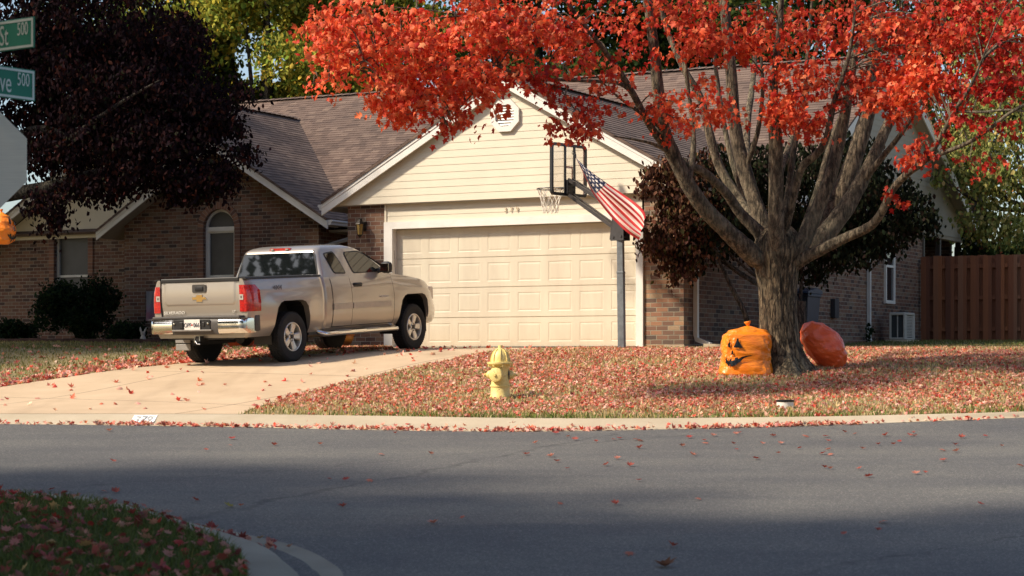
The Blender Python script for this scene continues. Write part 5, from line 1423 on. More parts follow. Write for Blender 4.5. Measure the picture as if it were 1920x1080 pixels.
LIMBS=[
 L((1452,512,-.0,44),(1432,493,-.08,48),(1412,478,-.15,54),(1370,440,-.3,46),(1322,392,-.45,42),(1290,345,-.6,40),(1262,290,-.7,38),(1242,235,-.8,35),(1233,160,-.9,31),(1224,70,-1.0,27),(1212,-10,-1.1,24),(1190,-120,-1.1,16),(1170,-220,-1.0,7)),
 L((1450,500,.0,34),(1430,445,.0,36),(1390,402,0,28),(1358,358,-.15,24),(1318,322,-.35,22),(1280,305,-.5,21),(1245,272,-.7,20),(1214,228,-1.0,19),(1188,178,-1.3,18),(1155,125,-1.6,15),(1108,62,-2.0,12),(1060,0,-2.3,10),(1000,-80,-2.6,5)),
 L((1452,480,.2,52),(1425,405,.3,42),(1396,320,.4,38),(1378,235,.5,34),(1371,140,.6,30),(1360,30,.7,26),(1345,-80,.8,18),(1335,-200,.9,7)),
 L((1450,500,.2,34),(1414,420,.6,28),(1385,372,.9,25),(1350,315,1.0,24),(1330,250,1.0,23),(1316,190,1.1,21),(1284,132,1.1,18),(1254,65,1.2,14),(1230,-20,1.2,9),(1215,-90,1.2,4)),
 L((1457,525,-.06,28),(1457,492,-.16,36),(1455,440,-.34,42),(1455,350,-.5,40),(1454,265,-.6,36),(1450,180,-.7,24),(1461,60,-.8,17),(1466,-20,-.9,14),(1470,-140,-.9,6)),
 L((1462,480,-.1,24),(1472,430,-.2,26),(1486,375,-.4,22),(1503,315,-.55,21),(1530,290,-.65,20),(1549,262,-.7,18),(1564,192,-.8,15),(1590,110,-.9,11),(1600,50,-1,8),(1606,-20,-1,4)),
 L((1476,498,-.1,40),(1505,455,-.1,44),(1532,392,-.1,38),(1556,335,-.1,34),(1578,246,0,30),(1590,180,0,26),(1604,100,.1,22),(1632,40,.2,18),(1650,-60,.3,13),(1660,-180,.3,6)),
 L((1474,500,.2,44),(1525,464,.3,50),(1575,405,.4,48),(1613,345,.5,38),(1642,285,.6,31),(1662,240,.7,28),(1690,190,.8,25),(1728,130,1.0,20),(1760,60,1.2,16),(1785,-20,1.4,12),(1810,-130,1.5,6)),
 L((1478,488,.6,46),(1540,425,.9,52),(1582,350,1.0,48),(1610,270,1.1,44),(1630,195,1.2,38),(1638,120,1.3,34),(1642,40,1.3,28),(1648,-60,1.4,20),(1655,-180,1.4,8)),
 L((1478,508,-.02,30),(1503,487,-.12,33),(1540,468,-.3,30),(1585,446,-.5,26),(1630,425,-.8,24),(1652,400,-1.0,22),(1672,358,-1.2,20),(1702,325,-1.5,19),(1735,300,-1.8,17),(1768,250,-2.1,14),(1790,208,-2.4,12),(1818,165,-2.7,9),(1842,110,-2.9,5)),
 L((1735,300,-1.8,14),(1770,286,-2.0,12),(1815,268,-2.3,11),(1855,242,-2.6,10),(1892,213,-2.8,9),(1930,192,-3.0,7),(1990,165,-3.3,4)),
 L((1790,208,-2.4,9),(1840,210,-2.6,7),(1890,206,-2.8,6),(1940,212,-3,3)),
 L((1192,180,-1.25,12),(1160,156,-1.5,11),(1100,152,-1.9,9.5),(1035,149,-2.3,9),(985,147,-2.6,8),(955,134,-2.8,7),(925,122,-3.0,6),(895,121,-3.2,5),(855,134,-3.4,3)),
 L((1240,240,-.8,12),(1205,215,-1.2,9),(1170,190,-1.5,7),(1140,165,-1.8,5),(1100,120,-2.0,3)),
 L((1110,64,-2.0,9),(1040,45,-2.4,7),(960,40,-2.8,6),(880,30,-3.1,5),(800,40,-3.4,4),(730,80,-3.6,3.5),(660,130,-3.8,2.8),(600,155,-3.9,2.2),(575,158,-4.0,1.5)),
 L((955,134,-2.8,5),(900,165,-3.0,4),(860,205,-3.1,3),(840,235,-3.1,2)),
 L((880,30,-3.1,4),(810,20,-3.0,3.5),(720,15,-3.0,3),(640,40,-3.2,2)),
 L((1040,149,-2.3,5),(1060,180,-2.3,4),(1085,215,-2.4,3),(1110,245,-2.5,2)),
 L((1454,350,.3,22),(1470,300,.9,18),(1500,220,1.6,15),(1520,140,2.2,12),(1540,40,2.8,9),(1550,-60,3.2,5)),
 L((1435,455,.6,30),(1405,360,1.6,24),(1400,250,2.4,19),(1412,150,3.0,14),(1420,40,3.5,9),(1420,-80,3.9,4)),
]
mb=MB()
LIMBS+=EXTRA
for l in LIMBS: limb(mb,[(x,y,z,r*.72) for x,y,z,r in l],14,5,.05)
# crown: (px,py, rx,ry px, dY, depth radius m, sprays, tone) tone 0 orange-red .. 1 crimson
CL=[(690,45,110,50,-3.4,.9,62,0),(640,100,70,45,-3.7,.7,34,0),(770,95,100,55,-3.3,.9,70,0),(870,60,120,60,-3.0,1.0,90,.1),(960,35,110,50,-2.6,1.0,70,.15),
 (730,165,75,38,-3.5,.7,40,0),(770,200,72,24,-3.5,.6,30,.05),(850,150,90,45,-3.2,.8,58,.05),(930,125,80,45,-2.9,.9,44,.2),(845,225,40,26,-3.1,.45,13,.15),(895,190,48,26,-3.0,.5,16,.2),
 (600,45,40,45,-3.6,.6,12,0),(610,150,40,22,-3.9,.4,7,.1),(1030,70,90,55,-2.3,1.0,50,.3),(1100,90,70,45,-2.0,.9,32,.5),(1000,150,70,30,-2.4,.7,24,.55),(1080,45,90,45,-1.9,.9,40,.35),
 (1075,235,46,22,-2.5,.5,20,.55),(1110,205,50,28,-2.2,.5,17,.7),(1060,180,60,26,-2.3,.5,14,.6),(1140,150,50,35,-1.9,.6,10,.6),(1160,40,70,45,-1.5,.9,26,.45),(1240,20,60,40,-1.3,.8,24,.4),
 (1210,110,40,40,-1.2,.6,8,.6),(1255,205,44,40,-1.3,.5,17,.1),(1275,235,30,20,-1.2,.4,7,.1),(1310,40,60,45,-.6,.8,36,.25),(1330,85,65,28,-.7,.7,34,.2),(1390,75,60,34,-.7,.7,36,.2),(1345,205,38,22,-.6,.4,13,.15),(1330,170,40,30,-.6,.5,10,.2),
 (1440,25,60,35,-.4,.8,22,.6),(1490,60,48,50,-1.2,.7,24,.35),(1485,150,55,60,-1.1,.7,42,.3),(1470,205,48,30,-1.1,.6,24,.15),(1510,230,42,28,-1.0,.5,20,.35),(1545,165,50,32,-.6,.7,22,.6),(1560,120,55,45,-.5,.7,20,.7),
 (1600,30,70,40,-.6,.9,34,.4),(1660,60,70,45,-.9,.9,38,.25),(1630,150,50,35,-.7,.7,26,.5),(1700,110,70,55,-1.0,.9,42,.6),(1650,180,46,30,-1.1,.6,24,.1),(1715,160,40,34,-1.6,.6,26,.1),(1755,145,40,36,-1.8,.6,24,.15),(1690,205,34,30,-1.4,.5,16,.4),
 (1770,50,90,55,-1.4,1.0,52,.75),(1850,60,90,60,-2.0,1.1,58,.9),(1900,130,80,60,-2.6,1.0,46,.95),(1830,150,60,45,-2.2,.8,32,.9),(1960,60,90,60,-2.6,1.0,30,.9),
 (1720,285,34,28,-1.9,.4,12,.8),(1830,300,52,16,-2.4,.4,13,1.0),(1780,250,40,24,-2.2,.4,9,.9),(1800,210,50,28,-2.4,.5,13,.9),(1880,230,50,22,-2.7,.5,10,.95),(1672,372,14,10,-1.2,.15,3,.9),(1560,60,45,45,1.4,.9,26,.9),(1700,20,70,45,1.2,1.0,30,.9),(1420,120,40,60,1.8,.8,16,.9),
 (1250,-60,240,70,-1.0,2.2,130,.4),(1600,-70,240,70,.0,2.4,130,.6),(900,-60,240,60,-2.6,1.5,130,.2),(1900,-60,200,70,-1.5,1.8,90,.8),(1450,-220,280,110,.4,2.6,150,.5),(1150,-180,200,90,-.8,2.0,90,.4),(1800,-180,200,90,.2,2.0,90,.6),(1450,-330,220,70,.4,2.0,90,.5),
 (1300,-80,200,80,3.0,1.5,60,.5),(1650,-80,220,80,3.2,1.5,60,.7),(1250,-60,160,60,-3.2,1.1,50,.4),(1600,-80,180,60,-3.4,1.1,50,.5)]
CK={(1830,300):.5,(1780,250):.5,(1880,230):.5,(1800,210):.5,(1830,150):.7,(1030,70):.5,(1080,45):.45,(1160,40):.4,(1000,150):.55,(1075,235):.8,(1110,205):.55,(1060,180):.55,(930,125):.6,(1100,90):.5,(1250,-60):.35,(1600,-70):.4,(1300,-80):.4,(1650,-80):.4,(1600,-80):.35,(900,-60):.6,(960,35):.65,(1490,60):.7,(1660,60):.8,(1310,40):.8,(895,190):.6,(1440,25):.5,(1560,60):.4,(1420,120):.4,(1700,20):.5,(1600,30):.7,(1545,165):.6,(1485,150):.8,(1560,120):.8,(1630,150):.8,(1240,20):.45,(1330,85):.7,(1390,75):.8}
cs_,rs_,ns_=[],[],[]
for px,py,rx,ry,dy,dr_,k,tn in CL:
    Yc=tb.y+dy; p=P(px,py,Yc); cs_.append((p.x-tb.x,p.y-tb.y,p.z-tz)); rs_.append((rx/F*Yc,dr_,ry/F*Yc)); ns_.append(max(1,int(k*1.45*(CK.get((px,py),1)))))
pos,cid=sprays(cs_,rs_,ns_,9,.125,.45); N=len(pos)
tone=np.array([c[7] for c in CL])[cid]+rng.normal(0,.26,N)+.35*np.sin(pos[:,0]*2.3+pos[:,2]*1.7)*np.sin(pos[:,1]*1.9+pos[:,2]*2.6)
warm=palette([(.84,.16,.062),(.86,.23,.095),(.78,.10,.042),(.84,.32,.15),(.58,.045,.026)],[5,3,4,1,2],N); cold=palette([(.42,.020,.014),(.33,.014,.012),(.55,.030,.016),(.26,.02,.014),(.20,.05,.016)],[5,4,3,2,1],N)
k=np.clip(tone,0,1)[:,None]; colr=warm*(1-k)+cold*k
keep=outside_house(pos+np.array([tb.x,tb.y,tz])); pos,colr=pos[keep],colr[keep]; N=len(pos)
tip,nr=orient(N,.75); leaf_mesh('crown',pos,.036+.09*rng.beta(1.8,2.6,N),tip,nr,colr,STAR,M['leaf'],MT,1.2)
# fine twigs joining the sprays
allp=[np.array(q[:3]) for l in LIMBS for q in crspline(l,3)]
AP=np.array(allp)
for c,r,k,cl_ in zip(cs_,rs_,ns_,CL):
    for _ in range(max(1,int(k/9))):
        q=np.array(c)+rng.normal(0,.45,3)*np.array(r); dd=np.linalg.norm(AP-q,axis=1)+np.maximum(0,AP[:,2]-q[2])*.6; b=AP[dd.argmin()]
        if np.linalg.norm(q-b)>1.5: continue
        m=(b+q)/2+np.array([0,0,.12]); limb(mb,[(*b,.012),(*m,.009),(*q,.004)],5,4,0)
mb.build('limbs',M['limb_bark'],MT,60)

# ------------------------------------------------------------------ generic tree from ellipsoid clumps
def tree(name,label,cat,base,clumps,nleaf,size,cols,wts,tm=OVAL,trunk=None,limbs=(),mat=None,bark=None,group=None,per=9,spread=.25,droop=.5,clip=True,flat=.7,colfn=None):
    t=thing(name,label,cat,base,0,group); bv=np.array(base)
    cs=[c[0] for c in clumps]; rs=[c[1] for c in clumps]; vol=np.array([c[2] if len(c)>2 else r[0]*r[1]*r[2] for c,r in zip(clumps,rs)],float); vol/=vol.sum()
    ns=np.maximum(1,(vol*nleaf/per).astype(int)); p,_=sprays(cs,rs,ns,per,spread,flat)
    if clip: p=p[outside_house(p+bv,.05)]
    p=p[p[:,2]+bv[2]>np.array([ground(x,y) for x,y in (p[:,:2]+bv[:2])])+.03] if base[2]<10 and min(c[2]-r[2] for c,r in zip(cs,rs))<.5 else p
    tip,nr=orient(len(p),droop); leaf_mesh('crown',p,rng.uniform(size*.7,size*1.3,len(p)),tip,nr,(colfn(p,palette(cols,wts,len(p),.25)) if colfn else palette(cols,wts,len(p),.25)),tm,mat or M['matte_leaf'],t,.8)
    mb=MB()
    if trunk: limb(mb,trunk,10,5,.04)
    for l in limbs: limb(mb,l,7,4,.03)
    if trunk or limbs: mb.build('trunk',bark or M['dark_bark'],t,60)
    return t
def auto_limbs(trunk_top,clumps,r0,k=None):
    out=[]; tp=np.array(trunk_top)
    for c in clumps[:k]:
        e=np.array(c[0]); m=tp*.45+e*.55+np.array([0,0,-.1*np.linalg.norm(e-tp)]); out.append([(*tp,r0),(*m,r0*.6),(*e,r0*.15)])
    return out
def rel(px,py,Y,base): p=P(px,py,Y); return (p.x-base[0],p.y-base[1],p.z-base[2])
def er(rx,ry,Y,dr): return (rx/F*Y,dr,ry/F*Y)

# dark purple-leaved tree on the left; trunk just outside the frame
pb_=(-10.6,36.2,ground(-10.6,36.2))
PC=[(60,60,130,90,36.4,2.0),(200,50,130,80,36.8,2.0),(295,90,90,80,36.6,1.5),(130,160,130,80,36.2,1.9),(250,180,120,70,36.2,1.8),(345,180,80,50,36.4,1.2),(180,255,140,60,36.0,1.7),(300,265,110,48,36.0,1.4),(395,222,62,30,36.2,.9),(100,290,80,35,35.8,1.2),(250,320,80,28,35.6,.8),(362,338,62,34,35.8,.8),(180,345,70,22,35.4,.6),(425,325,24,14,35.8,.3),(455,282,26,16,35.9,.3),(90,375,45,22,35.2,.4),(105,412,18,14,35.2,.2),(60,200,60,80,37,1.3),(200,-70,170,60,36.6,2.5),(60,-60,200,80,36.6,2.5),(-120,60,150,120,36.5,2.5),(-120,230,120,80,36.5,2.0),(350,80,40,60,37.5,.9),(450,175,30,20,36.2,.5),(90,100,110,80,39.6,1.2),(210,140,110,80,39.8,1.2),(280,120,70,70,39.2,1.2),(150,230,120,60,39.4,1.1),(280,240,90,50,39.2,1.0)]
W_=[1,1,1,1,1,.9,1,1.0,.6,.5,.6,1.15,.40,.10,.10,.18,.10,.5,1.1,1.2,1.3,1.0,.55,.12,1,1,.9,.9,.8]
clp=[(rel(px,py,Y,pb_),er(rx,ry,Y,dr),w) for (px,py,rx,ry,Y,dr),w in zip(PC,W_)]
tt=(0,0,2.2)
pl=[[(*rel(-60,372,36,pb_),.16),(*rel(40,360,35.7,pb_),.13),(*rel(110,345,35.5,pb_),.10),(*rel(180,322,35.4,pb_),.06),(*rel(260,315,35.4,pb_),.02)],
    [(*rel(-80,330,36,pb_),.16),(*rel(60,245,35.6,pb_),.09),(*rel(130,258,35.4,pb_),.06),(*rel(165,235,35.3,pb_),.05),(*rel(230,190,35.2,pb_),.03),(*rel(300,150,35.0,pb_),.012)],
    [(0,0,2.2,.22),(*rel(-60,150,36,pb_),.14),(*rel(60,20,36,pb_),.06),(*rel(150,-60,36,pb_),.02)],
    [(0,0,2.0,.18),(*rel(-80,360,36,pb_),.17),(*rel(-50,370,36,pb_),.15)],
    [(0,0,2.2,.2),(*rel(-80,300,36,pb_),.17)]]
tree('purple_leaf_tree','broad dark purple leaved tree at the left over the roof of the house','tree',pb_,clp,66000,.092,[(.018,.0095,.012),(.012,.0075,.010),(.030,.013,.013),(.060,.020,.016),(.020,.020,.012)],[5,5,2,1,1],OVAL,[(0,0,-.2,.30),(0,0,1.0,.24),(0,0,2.3,.22)],pl,per=9,spread=.17,droop=.9)
# yellow-green tree behind the house
def back_tree(px,Y,top,wid,label,cols,wts,n,seed,name='background_tree',py0=330,size=.24,grp='trees behind the house'):
    b=P(px,650,Y); base=(b.x,b.y,ground(b.x,b.y)); rr=np.random.default_rng(seed); cl=[]
    for i in range(26):
        a=rr.uniform(-1,1); q=rr.uniform(0,1); e=math.sqrt(max(.1,1-(q*1.6-.75)**2*.9))
        cl.append((rel(px+a*wid*e*.8,top+(py0-top)*(1-q),Y+rr.uniform(-2.5,2),base),(rr.uniform(.9,1.8),rr.uniform(.9,1.6),rr.uniform(.7,1.3))))
    h=P(px,top,Y).z-base[2]
    return tree(name,label,'tree',base,cl,int(n*1.9),size*.66,cols,wts,OVAL,[(0,0,-.3,.35),(.1,0,h*.3,.3),(0,.1,h*.6,.18),(0,0,h*.9,.05)],auto_limbs((0,0,h*.35),cl,.12,10),group=grp,per=10,spread=.32,clip=True)
YG=[(.33,.33,.055),(.44,.37,.055),(.21,.26,.045),(.56,.39,.055),(.10,.15,.03)]
DG=[(.055,.085,.022),(.035,.06,.018),(.09,.12,.028),(.13,.14,.03),(.03,.045,.016)]
back_tree(500,58,-130,190,'tall yellow green tree behind the house next to the purple leaved tree',YG,[5,3,4,1,3],26000,1)
back_tree(430,74,-160,260,'soft yellow green tree furthest back at the upper left',YG,[4,3,5,1,4],22000,11)
back_tree(720,62,-140,190,'green tree with yellowing leaves behind the main roof ridge',YG,[4,2,5,1,4],18000,2)
back_tree(1010,60,-140,200,'deep green tree rising directly behind the cream garage gable',DG,[5,4,3,1,2],18000,3)
back_tree(1300,60,-140,210,'deep green tree behind the roof ridge seen between the maple limbs',DG,[5,4,3,2,2],18000,4)
back_tree(1580,62,-140,190,'dark green tree behind the house at the right of the maple trunk',DG,[4,5,3,2,3],15000,5)
back_tree(1830,66,-60,190,'dark tree beyond the fence behind the pale green tree',DG,[4,5,3,1,4],14000,7,py0=640)
back_tree(260,60,-140,200,'dim green tree standing behind the purple leaved tree',DG,[4,5,3,2,3],12000,6)
# light green tree on the right, drooping over the fence
LG=[(.24,.26,.075),(.31,.30,.09),(.16,.19,.055),(.40,.34,.12),(.10,.12,.04),(.38,.17,.07)]
rb_=P(1960,640,47); rb_=(rb_.x,rb_.y,ground(rb_.x,rb_.y))
RC=[(1860,260,80,60,46.5,1.4,1.0),(1900,340,70,55,46.2,1.2,1.0),(1845,330,45,40,46,.8,.4),(1880,420,60,30,46,1.0,.7),(1815,220,45,50,47,1.0,.4),(1870,160,90,60,47,1.5,1.1),(1930,80,90,70,47.5,1.5,1.0),(1980,230,90,90,47,1.5,1.0),(1778,290,26,36,46.5,.6,.12),(1765,335,20,20,46,.4,.06),(1830,400,40,24,46,.6,.2),(2020,360,90,70,47,1.5,.8),(2000,0,140,70,48,2,1.0),(1840,60,60,60,48,1.3,.7)]
clp=[(rel(c[0],c[1],c[4],rb_),er(c[2],c[3],c[4],c[5]),c[6]) for c in RC]
tree('light_green_tree','pale yellow green tree drooping over the board fence at the right edge','tree',rb_,clp,13000,.115,LG,[4,4,4,2,3,.6],OVAL,[(0,0,-.2,.25),(0,0,2,.2),(-.2,0,4.5,.14)],auto_limbs((-.1,0,3.0),clp,.07),per=7,spread=.26,droop=1.0)
# dark evergreen shrubs behind the fence
for i,(px,py,rx,ry,lab) in enumerate(((1790,485,80,62,'dark evergreen shrub behind the left part of the board fence'),(1895,490,80,58,'dark evergreen shrub behind the board fence at the right edge'))):
    b=P(px,640,49+i); base=(b.x,b.y,ground(b.x,b.y)); cl=[(rel(px+dx,py+dy,49+i,base),er(rx*.6,ry*.6,49,.8)) for dx,dy in((-.5*rx,0),(.5*rx,8),(0,-.35*ry),(0,30),(-.4*rx,40),(.4*rx,42))]
    tree('evergreen_shrub',lab,'shrub',base,cl,5000,.16,[(.020,.040,.016),(.035,.055,.018),(.014,.026,.012),(.07,.07,.02),(.30,.09,.05)],[5,4,4,1,.35],OVAL,None,auto_limbs((0,0,.2),cl,.06),group='evergreen shrubs behind the fence',per=8,spread=.2)
# purple-brown weeping tree at the garage corner
wx=P(1500,650,33.9); wb=(wx.x,wx.y,ground(wx.x,wx.y))
WC=[(1262,330,46,40,33.0,.5,.55),(1225,345,28,20,32.9,.25,.12),(1280,395,60,45,33.0,.6,.8),(1250,450,46,40,32.9,.5,.55),(1290,470,44,40,33.2,.5,.6),(1265,505,30,18,33.0,.3,.14),(1215,462,18,12,32.8,.2,.05),(1215,322,24,8,32.9,.2,.04),(1340,330,60,60,33.6,.9,1.0),(1350,420,70,60,33.5,.9,1.0),(1420,330,70,60,34,1.0,1.0),(1420,420,70,60,34,1.0,1.0),(1510,330,80,70,34.4,1.2,1.2),(1520,430,80,60,34.4,1.1,1.2),(1600,370,70,60,34.6,1.1,1.2),(1640,430,80,50,34.6,1.1,1.2),(1700,400,50,45,34.8,.8,.7),(1590,300,80,50,34.8,1.0,1.0),(1560,480,90,24,34.2,.8,.5),(1740,420,20,20,34.8,.3,.1),(1660,350,50,40,34.8,.6,.5),(1520,510,50,18,34,.5,.16)]
clp=[(rel(c[0],c[1],c[4],wb),er(c[2],c[3],c[4],c[5]),c[6]) for c in WC]
wl=auto_limbs((0,0,.7),[c for c in clp if c[0][2]>2.0],.035,9)+[[(*rel(1405,640,33.3,wb),.05),(*rel(1398,590,33.2,wb),.045),(*rel(1375,545,33.2,wb),.04),(*rel(1358,510,33.2,wb),.03),(*rel(1330,450,33.2,wb),.02)]]
tree('weeping_maple','purple brown weeping small tree between the garage corner and the red maple','tree',wb,clp,27000,.085,[(.055,.026,.018),(.095,.042,.026),(.035,.018,.014),(.14,.075,.040),(.05,.045,.018)],[4,4,4,2,1.5],OVAL,[(0,0,-.2,.14),(0,0,.4,.12),(0,0,.8,.10)],wl,per=9,spread=.12,droop=1.2,colfn=lambda p,c: np.where((p[:,0:1]+rng.normal(0,.25,(len(p),1)))<-1.6,c*1.2,palette([(.016,.022,.012),(.024,.028,.014),(.024,.016,.012),(.010,.014,.009)],[3,3,2,3],len(p),.2)))  # lit left edge and shaded remainder are put into the leaf colours
# bushes against the house
def bush(name,label,px,py,w,h,dep,n,group=None,cols=None,Y=None):
    q=hit(px,py); Yb=q.y+.9 if Y is None else Y; b=P(px,py,Yb); base=(b.x,b.y,ground(b.x,b.y)); W=w/F*Yb/2; H=h/F*Yb
    cl=[]
    rr=np.random.default_rng(int(px))
    for i in range(16):
        a=rr.uniform(0,6.28); q_=rr.uniform(.12,1); e=math.sqrt(max(.12,1-(q_*1.25-.45)**2*1.3)); cl.append(((math.cos(a)*W*.62*e,math.sin(a)*dep*.55*e,H*(.08+.74*q_)),(W*.36,dep*.4,H*.20)))
    stems=[[(rr.uniform(-.1,.1),rr.uniform(-.1,.1),-.05,.03),(c[0][0]*.5,c[0][1]*.5,c[0][2]*.5,.02),(*c[0],.006)] for c in cl[:8]]
    return tree(name,label,'bush',base,cl,n,.075,cols or [(.016,.034,.016),(.026,.046,.018),(.010,.020,.012),(.04,.055,.02)],[5,3,4,.6],OVAL,None,stems,group=group,per=7,spread=.10,droop=-.2)
bush('round_bush','big rounded dark green bush under the far left window',150,640,185,130,1.0,11000,Y=43.4)
bush('low_shrub','low dark shrub at the far left corner of the brick wall',26,641,95,42,.5,3200,Y=44.2)
bush('low_shrub','low dark shrub between the big round bush and the truck',238,638,75,42,.5,2800,Y=42.4)
bush('low_shrub','small dark shrub beside the air conditioner on the side wall',1609,640,34,48,.3,1600,Y=42.2)
# trees outside the frame on the left and behind the camera: they shade the near street
def off_tree(x,y,h,r,label,n,seed):
    base=(x,y,ground(x,y)); rr=np.random.default_rng(seed); cl=[]
    for i in range(22):
        v=rr.normal(0,1,3); v/=np.linalg.norm(v); v*=rr.uniform(.3,1)**.5; cl.append(((v[0]*r*.8,v[1]*r*.8,h*.62+v[2]*h*.30),(r*.34,r*.34,h*.13)))
    return tree('street_tree',label,'tree',base,cl,n,.36,DG,[5,4,3,2,2],FOLD,[(0,0,-.3,.3),(0,0,h*.3,.25),(0,0,h*.6,.14),(0,0,h*.85,.04)],auto_limbs((0,0,h*.35),cl,.1,12),group='street trees outside the view',per=10,spread=.45)
for i,a in enumerate(OFFT): off_tree(*a[:4],label='tall green street tree outside the view',n=a[4] if len(a)>4 else 13000,seed=40+i)

# ------------------------------------------------------------------ fallen leaves and grass
DRY=[(.70,.33,.26),(.78,.44,.35),(.62,.20,.15),(.82,.56,.44),(.66,.09,.06),(.40,.09,.075),(.76,.24,.13),(.72,.48,.31)]
DW=[6,5,5,1.6,2.5,2.5,2,2]
_py=np.linspace(-60,120,3601); _pz=np.array([prof(v) for v in _py])
def surf_np(x,y):
    x=np.asarray(x,float); y=np.asarray(y,float); ss=lambda a,b,v:(lambda t:t*t*(3-2*t))(np.clip((v-a)/(b-a),0,1))
    g=np.interp(y,_py,_pz)+.04*np.clip(x+3.4,-4,2.2)*ss(23,29,y)*(1-ss(32,36.2,y))
    off=np.full(len(x),RD+.006); k=in_poly_np(x,y,CORNP); off[k]=.03; k=in_poly_np(x,y,LAWNP); off[k]=0; k=in_poly_np(x,y,DRIVEP); off[k]=.010
    return g+off
def on_ground(xs,ys,lift=(.008,.035)):
    z=surf_np(xs,ys); return np.stack([xs,ys,z+rng.uniform(*lift,len(xs))],1)
def scatter_leaves(name,xs,ys,size,cols=DRY,wts=DW,lift=(.008,.035),tm=STAR,curl=4.0,tilt=.5,label=None):
    N=len(xs); p=on_ground(xs,ys,lift); a=rng.uniform(0,6.28,N); tip=np.stack([np.cos(a),np.sin(a),rng.normal(0,tilt,N)],1); nr=np.stack([rng.normal(0,tilt,N),rng.normal(0,tilt,N),np.ones(N)*np.where(rng.random(N)<.5,1,-1)],1)
    o=leaf_mesh(name,p,rng.uniform(size[0],size[1],N),tip,nr,palette(cols,wts,N,.22),tm,M['dry_leaf'],None,curl); return o
def in_poly_np(x,y,poly):
    c=np.zeros(len(x),bool); q=np.array(poly); r=np.roll(q,1,axis=0)
    for (xi,yi),(xj,yj) in zip(q,r):
        if yi==yj: continue
        c^=((yi>y)!=(yj>y))&(x<(xj-xi)*(y-yi)/(yj-yi)+xi)
    return c
def fill(poly,n,x0,x1,y0,y1,dens_fn=None,excl=()):
    X=np.zeros(0);Y=np.zeros(0)
    while len(X)<n:
        x=rng.uniform(x0,x1,8000); y=rng.uniform(y0,y1,8000); k=in_poly_np(x,y,poly)
        for e in excl: k&=~in_poly_np(x,y,e)
        a,b=x-O.x,y-O.y; u=a*CT-b*ST; d=a*ST+b*CT
        k&=~((u>-1.1)&(u<5.8)&(d>-.1)); k&=~((u<5.8)&(d>3.3)); x,y=x[k],y[k]
        if dens_fn:
            k=rng.random(len(x))<np.array([dens_fn(p,q) for p,q in zip(x,y)]); x,y=x[k],y[k]
        X=np.concatenate([X,x]); Y=np.concatenate([Y,y])
    return X[:n],Y[:n]
pn=lambda x,y,s: .5+.25*(math.sin(x*1.7*s+y*.9*s)+math.sin(y*2.3*s-x*1.1*s+1.3))
def dl_fn(x,y):
    edge=KBe(x); d=y-edge
    v=.16+1.0*pn(x,y,1.0)*(.55+.9*pn(x*3.1+4,y*3.1,1.0))
    v*= sstep(-.1,1.6,d)*.8+.22
    u,dd=house_uv(x,y)
    if u>5.8: v*=1-.94*sstep(32.3,34.3,y)
    else: v*=1-.75*sstep(-1.2,-.2,dd)
    return min(1,v)
KBa=np.array(KBs); _o=np.argsort(KBa[:,0])
def KBe(x): return float(np.interp(x,KBa[_o,0],KBa[_o,1]))
KFa=np.array(KFs); _o2=np.argsort(KFa[:,0])
def KFe(x): return float(np.interp(x,KFa[_o2,0],KFa[_o2,1]))
X,Y=fill(LAWNP,37000,-4,11.5,22,37.5,dl_fn,(DRIVEP,))
tag(scatter_leaves('fallen_leaves',X,Y,(.030,.066)),'carpet of dry pink and red maple leaves over the front lawn','fallen leaves',kind='stuff')
# left lawn: leaves only along the driveway edge
def ll_fn(x,y):
    px=960+F*x/y; e=np.interp(px,[d[0] for d in dl[::-1]],[d[1] for d in dl[::-1]]); py=HZ-(ground(x,y)-CAMZ)/y*F
    return .02+.98*math.exp(-max(0,e-py)/7.0)
X,Y=fill(LAWNP,1500,-9.5,-3.5,25,37,ll_fn,(DRIVEP,))
tag(scatter_leaves('fallen_leaves',X,Y,(.06,.11)),'thin drift of dry leaves along the left edge of the driveway','fallen leaves',kind='stuff')
# drift in the far gutter
N=1900; xs=rng.uniform(-6.2,8.5,N); dd_=np.array([.25+.75*pn(x*1.6,0,1.0) for x in xs]); kp=(rng.random(N)<np.where(xs<-5,.25,np.where(xs>4.2,dd_*.35,dd_))); xs=xs[kp]
ysr=np.array([KFe(x) for x in xs])+rng.normal(.015,.045,len(xs))
tag(scatter_leaves('fallen_leaves',xs,ysr,(.035,.07),lift=(.008,.03)),'line of dry red leaves gathered in the far gutter','fallen leaves',kind='stuff')
# a few blown over the driveway and kerb
X,Y=fill(DRIVEP,170,-7,3,22.5,36.5,lambda x,y:.25+.75*sstep(29,34,y)*(1 if x>-3 else .4))
xk=rng.uniform(-2.6,6,60); yk=np.array([KFe(x) for x in xk])+rng.uniform(.1,.7,60)
tag(scatter_leaves('fallen_leaves',np.concatenate([X,xk]),np.concatenate([Y,yk]),(.05,.10),lift=(.008,.02)),'loose red leaves scattered over the concrete driveway','fallen leaves',kind='stuff')
